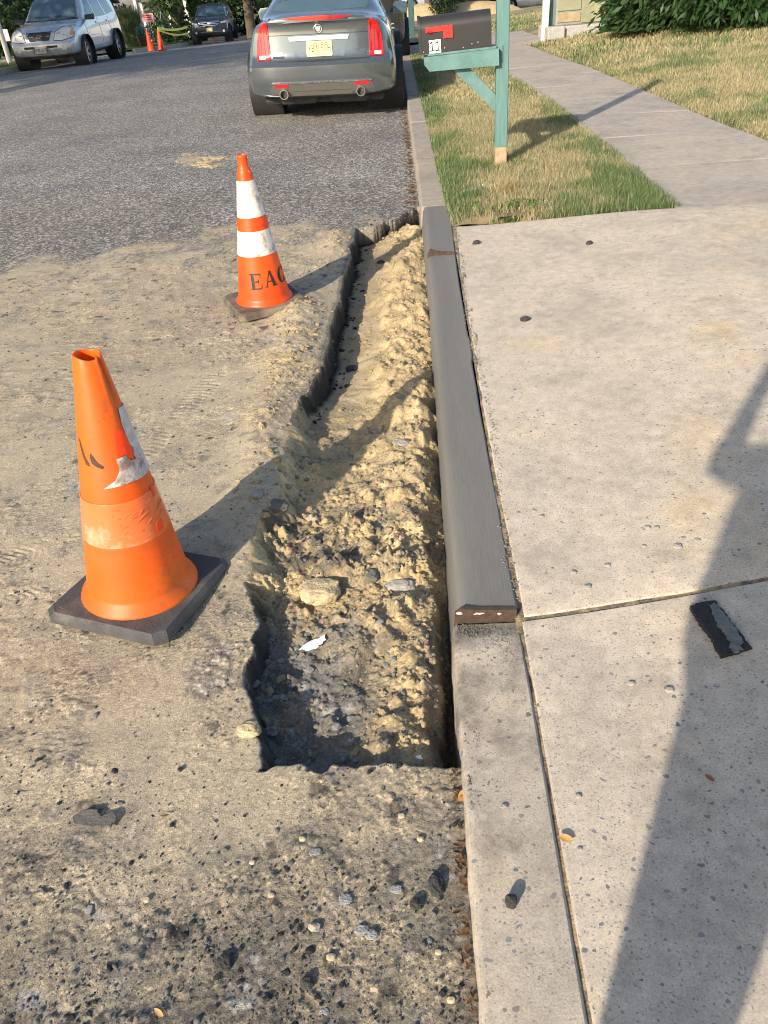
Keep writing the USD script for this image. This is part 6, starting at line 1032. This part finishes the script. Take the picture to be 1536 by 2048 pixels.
house('house', 'pale house partly hidden by trees at the far left', (g0[0] - 16, g0[1] - 8, g0[2]), .5, 10, 8, 5.2, 'siding_pale', 2.4, ((-2.6, 1.7, .9, 1.3), (2.6, 1.7, .9, 1.3)))
# right side, top of the picture
def R_(px, py, D): return onground(px, py, D, zlawn)
g0 = R_(905, 0, 84); house('house', 'pale house at the very top beyond the small conifer', (g0[0], g0[1], g0[2] + .9), .0, 16, 9, 5.2, 'siding_pale', 2.5, ((-5, 1.6, 1.2, 1.3), (-1.5, 1.6, 1.2, 1.3), (3, 1.6, 1.2, 1.3)))
zfix = lambda p, px, py, D: (p[0], p[1], float(PX(px, py, D)[2]))
pmat('mulch', (.16, .10, .06), .95, .4, 20, .02, 60); pmat('straw', (.42, .33, .18), .95, .3, 20, .02, 60)
def mound(name, label, px, py, D, rx_, ry_, h, mat, cat='mound'):
    p = PX(px, py, D); xx, yv = np.meshgrid(np.linspace(-1, 1, 40), np.linspace(-1, 1, 40)); q = np.sqrt(xx ** 2 + yv ** 2); z = h * np.clip(1 - q ** 2, -.6, 1) + (n2(xx, yv, 4, 65, 3) - .5) * h * .3
    return ob(name, mv(grid_mesh(xx * rx_, yv * ry_, z), (p[0], p[1], p[2])), mat, smooth=True, label=label, cat=cat)
mound('mulch_bed', 'small mound of tan mulch round a tree trunk left of the conifer', 848, 36, 40, 1.5, 1.2, .55, 'straw', 'mulch bed')
mound('mulch_bed', 'bed of tan straw round the big trunk behind the mailbox', 950, 28, 41, 2.2, 1.4, .5, 'straw', 'mulch bed')
p = PX(858, 24, 40.3); tree('tree', 'slim street tree standing on the tan mulch mound', tuple(p), 8, 2.6, 2.6, 4500, .2, 121, 'tree_leaves', .15)
p = PX(946, 22, 41.5); tree('tree', 'thick trunked tree behind the mailbox', tuple(p), 9, 3.0, 2.8, 4500, .2, 122, 'tree_leaves', .26)
p = PX(888, 27, 39); cn = xf('conifer', 'small blue-green conifer right of the mulch mound', 'shrub', tuple(p)); r = np.random.default_rng(66); cs = [(.42 * math.cos(a) * (1 - z / 2.2), .42 * math.sin(a) * (1 - z / 2.2), z) for z in np.linspace(.15, 1.9, 16) for a in np.linspace(0, 2 * PI, 7)[:-1] + z * 3]
ob('trunk', tube([(0, 0, -.1), (0, 0, 1.9)], [.05, .015], 6), 'bark', cn); ob('foliage', leaves(cs, [.26] * len(cs), 6000, .09, 67, .3), 'dark_tree_leaves', cn, smooth=False)
for px, D, h_, sd, mt, lab in ((925, 43, 1.5, 131, 'dark_tree_leaves', 'dark leafy shrub behind the mailbox, left of the trunk'), (985, 46, 1.6, 132, 'bright_leaves', 'yellow-green shrub beside the thick trunk'), (1075, 60, 2.2, 133, 'tree_leaves', 'shrub behind the silver car'), (1235, 46, 1.3, 134, 'dark_tree_leaves', 'dark shrub beyond the utility cabinet')):
    p = PX(px, 20, D); bush('shrub', lab, (p[0], p[1], float(p[2]) - .1), 1.0, h_, 2200, .12, sd, mt)
pmat('driveway_dark', (.09, .085, .08), .9, .25, 6, .003, 90)
# ground rising on the right, with the brown planting bed beyond the cabinet
p0, p1 = PX(1195, 42, 27), PX(1300, 26, 27); xx, yv = np.meshgrid(np.linspace(-.8, 3.8, 40), np.linspace(-1.4, 2.6, 30)); bx0, by0 = p0[0], p0[1]
ob('planting_bed', grid_mesh(xx + bx0, yv + by0 + .18 * xx, zlawn(xx + bx0, yv + by0 + .18 * xx) + .05 + (n2(xx, yv, 5, 68, 3) - .5) * .06), 'mulch', smooth=True, label='brown mulched planting bed beyond the utility cabinet', cat='planting bed')
# wood closing the view far away
r = np.random.default_rng(69); cs, rs = [], []
for x in np.arange(-95, 75, 4.2):
    y = 112 + 8 * math.sin(x * .2) - .004 * x * x
    for z in (0.5, 3.0, 5.5, 8): cs.append((x + r.normal(0, 1), y + r.normal(0, 1.5), float(zt(y)) + z + r.normal(0, .5))); rs.append(r.uniform(2.2, 3.4))
ob('far_wood', leaves(cs, rs, 42000, .55, 70, .2), 'tree_leaves', smooth=False, label='dense green wood closing the far end of the street', cat='wood', kind='stuff')
# street trees left of the picture: their shade lies across the road
for i, (x, y, h_, cr_, z0_, lab) in enumerate(((-14.0, 16.0, 10, 3.4, 2.2, 'street tree out of view left of the silver SUV'), (-13.6, 9.0, 12.5, 3.6, 6.4, 'tall street tree out of view on the left'), (-20.5, 12.5, 11, 4.0, 2.4, 'garden tree out of view on the left, farther from the road'), (-24, 21, 10, 3.6, 1.5, 'garden tree out of view behind the pale pole'), (-17.0, 2.5, 15.5, 4.2, 9.5, 'tallest street tree out of view on the left'))):
    tree('tree', lab, (x, y, float(zl(x, y))), h_, cr_, z0_, 5200, .30, 140 + i, 'tree_leaves', .24)
for i, (x, y, h_, lab) in enumerate(((9, -14, 9, 'tree behind the photographer on the right'), (15, -8, 10, 'tree far right behind the photographer'), (4.5, -22, 10, 'tree down the street behind the photographer'))): tree('tree', lab, (x, y, .2), h_, 3.2, 1.5, 3500, .34, 150 + i, 'dark_tree_leaves', .22)
# ------------------------------------------------------------------ the person taking the picture: only the shadow falls into view
def limb(chain):
    out = None
    for (a, ra), (b, rb) in zip(chain[:-1], chain[1:]):
        s = m3.Manifold.batch_hull([m3.Manifold.sphere(ra, 20).translate(tuple(map(float, a))), m3.Manifold.sphere(rb, 20).translate(tuple(map(float, b)))]); out = s if out is None else out + s
    return out
pmat('skin', (.45, .28, .20), .55, .1, 20); pmat('shirt', (.10, .14, .2), .85, .15, 20); pmat('trousers', (.05, .055, .07), .9, .15, 20); pmat('hair', (.04, .03, .02), .7, .3, 40); pmat('phone_case', (.02, .02, .02), .4, .1, 20)
ph = xf('person', 'person in a dark shirt behind the camera holding up a phone, left arm raised', 'person', (-.15, -.31, .03), rz=-.12)
body = limb([((-.07, -.12, .07), .045), ((-.06, -.06, .48), .056), ((-.07, -.03, .90), .09)]) + limb([((.06, .10, .07), .045), ((.06, .05, .48), .056), ((.07, -.03, .90), .09)]) + limb([((-.07, -.12, .04), .042), ((-.08, .03, .03), .03)]) + limb([((.06, .10, .04), .042), ((.07, .24, .03), .03)])
for a, b in ((((-.08, -.03, .92), .11), ((-.10, -.03, 1.12), .115)), (((.08, -.03, .92), .11), ((.10, -.03, 1.12), .115)), (((-.10, -.03, 1.12), .115), ((-.13, -.04, 1.40), .085)), (((.10, -.03, 1.12), .115), ((.13, -.04, 1.40), .085))): body = body + limb([a, b])
body = body + m3.Manifold.batch_hull([m3.Manifold.sphere(.085, 20).translate(q) for q in ((-.13, -.04, 1.40), (.13, -.04, 1.40), (-.08, -.03, .95), (.08, -.03, .95))]) + limb([((0, -.03, 1.44), .06), ((0, .0, 1.56), .055)])
for s, E1, H1 in ((1, (.25, .04, 1.16), np.array((.075, .20, 1.40))), (-1, (-.20, .25, 1.27), np.array((-.11, .40, 1.50)))):
    o_ = lambda *q: tuple(H1 + np.array(q)); body = body + limb([((s * .18, -.04, 1.41), .058), (E1, .044), (o_(s * .02, -.03, -.04), .032), (o_(0, 0, 0), .03)]) + limb([(o_(0, 0, 0), .026), (o_(-s * .005, .01, .05), .024)])
    for k, (dz, L_) in enumerate(((.0, .062), (.02, .07), (.04, .068), (.06, .055))): body = body + limb([(o_(s * .01, .005, dz), .0095), (o_(s * .005, .035, .005 + dz), .009), (o_(s * .005 - s * L_ * .5, .048, .005 + dz), .008)])
    body = body + limb([(o_(-s * .005, 0, .02), .012), (o_(-s * .03, 0, .06), .010), (o_(-s * .055, .005, .075), .009)])
head = m3.Manifold.sphere(1, 40).scale((.076, .098, .118)).translate((0, .015, 1.66)) + limb([((0, .05, 1.585), .035), ((0, .075, 1.575), .028)]) + m3.Manifold.batch_hull([m3.Manifold.sphere(.011, 12).translate(q) for q in ((0, .105, 1.685), (0, .125, 1.645), (-.012, .11, 1.642), (.012, .11, 1.642))]) + m3.Manifold.sphere(.02, 12).scale((.5, .8, 1.4)).translate((-.078, .01, 1.655)) + m3.Manifold.sphere(.02, 12).scale((.5, .8, 1.4)).translate((.078, .01, 1.655))
bm = from_man((body + head).refine_to_length(.03)); trimesh.smoothing.filter_taubin(bm, iterations=6); ob('body', bm, 'skin', ph, smooth=True)
trs = from_man(limb([((-.07, -.12, .09), .054), ((-.06, -.06, .48), .064), ((-.07, -.03, .90), .105)]) + limb([((.06, .10, .09), .054), ((.06, .05, .48), .064), ((.07, -.03, .90), .105)]) + limb([((-.08, -.03, .95), .125), ((.08, -.03, .95), .125)])); ob('trousers', trs, 'trousers', ph, smooth=40)
shr = from_man(m3.Manifold.batch_hull([m3.Manifold.sphere(r_, 20).translate(q) for q, r_ in (((-.14, -.04, 1.40), .095), ((.14, -.04, 1.40), .095), ((-.10, -.03, 1.0), .13), ((.10, -.03, 1.0), .13))]) + limb([((-.18, -.04, 1.41), .074), ((-.20, .15, 1.315), .062)]) + limb([((.18, -.04, 1.41), .074), ((.235, .04, 1.22), .062)])); ob('shirt', shr, 'shirt', ph, smooth=40)
hr = from_man(m3.Manifold.sphere(1, 32).scale((.086, .102, .10)).translate((0, -.006, 1.70)) - m3.Manifold.cube((.3, .2, .3), True).translate((0, .15, 1.62))); ob('hair', hr, 'hair', ph, smooth=40)
for s in (-1, 1): ob('eye', mv(trimesh.creation.icosphere(2, .011), (s * .031, .098, 1.675)), 'plaque_white', ph)
ob('mouth', box(.045, .006, .008, (0, .108, 1.607), .002), 'skin', ph)
ph2 = box(.078, .010, .16, (0, 0, 0), .004); ph2 = rot(ph2, -PITCH, [1, 0, 0]); ob('phone', mv(ph2, (-.02, -.08, 1.45)), 'phone_case', smooth=20, label='black phone held up by the person behind the camera', cat='phone')
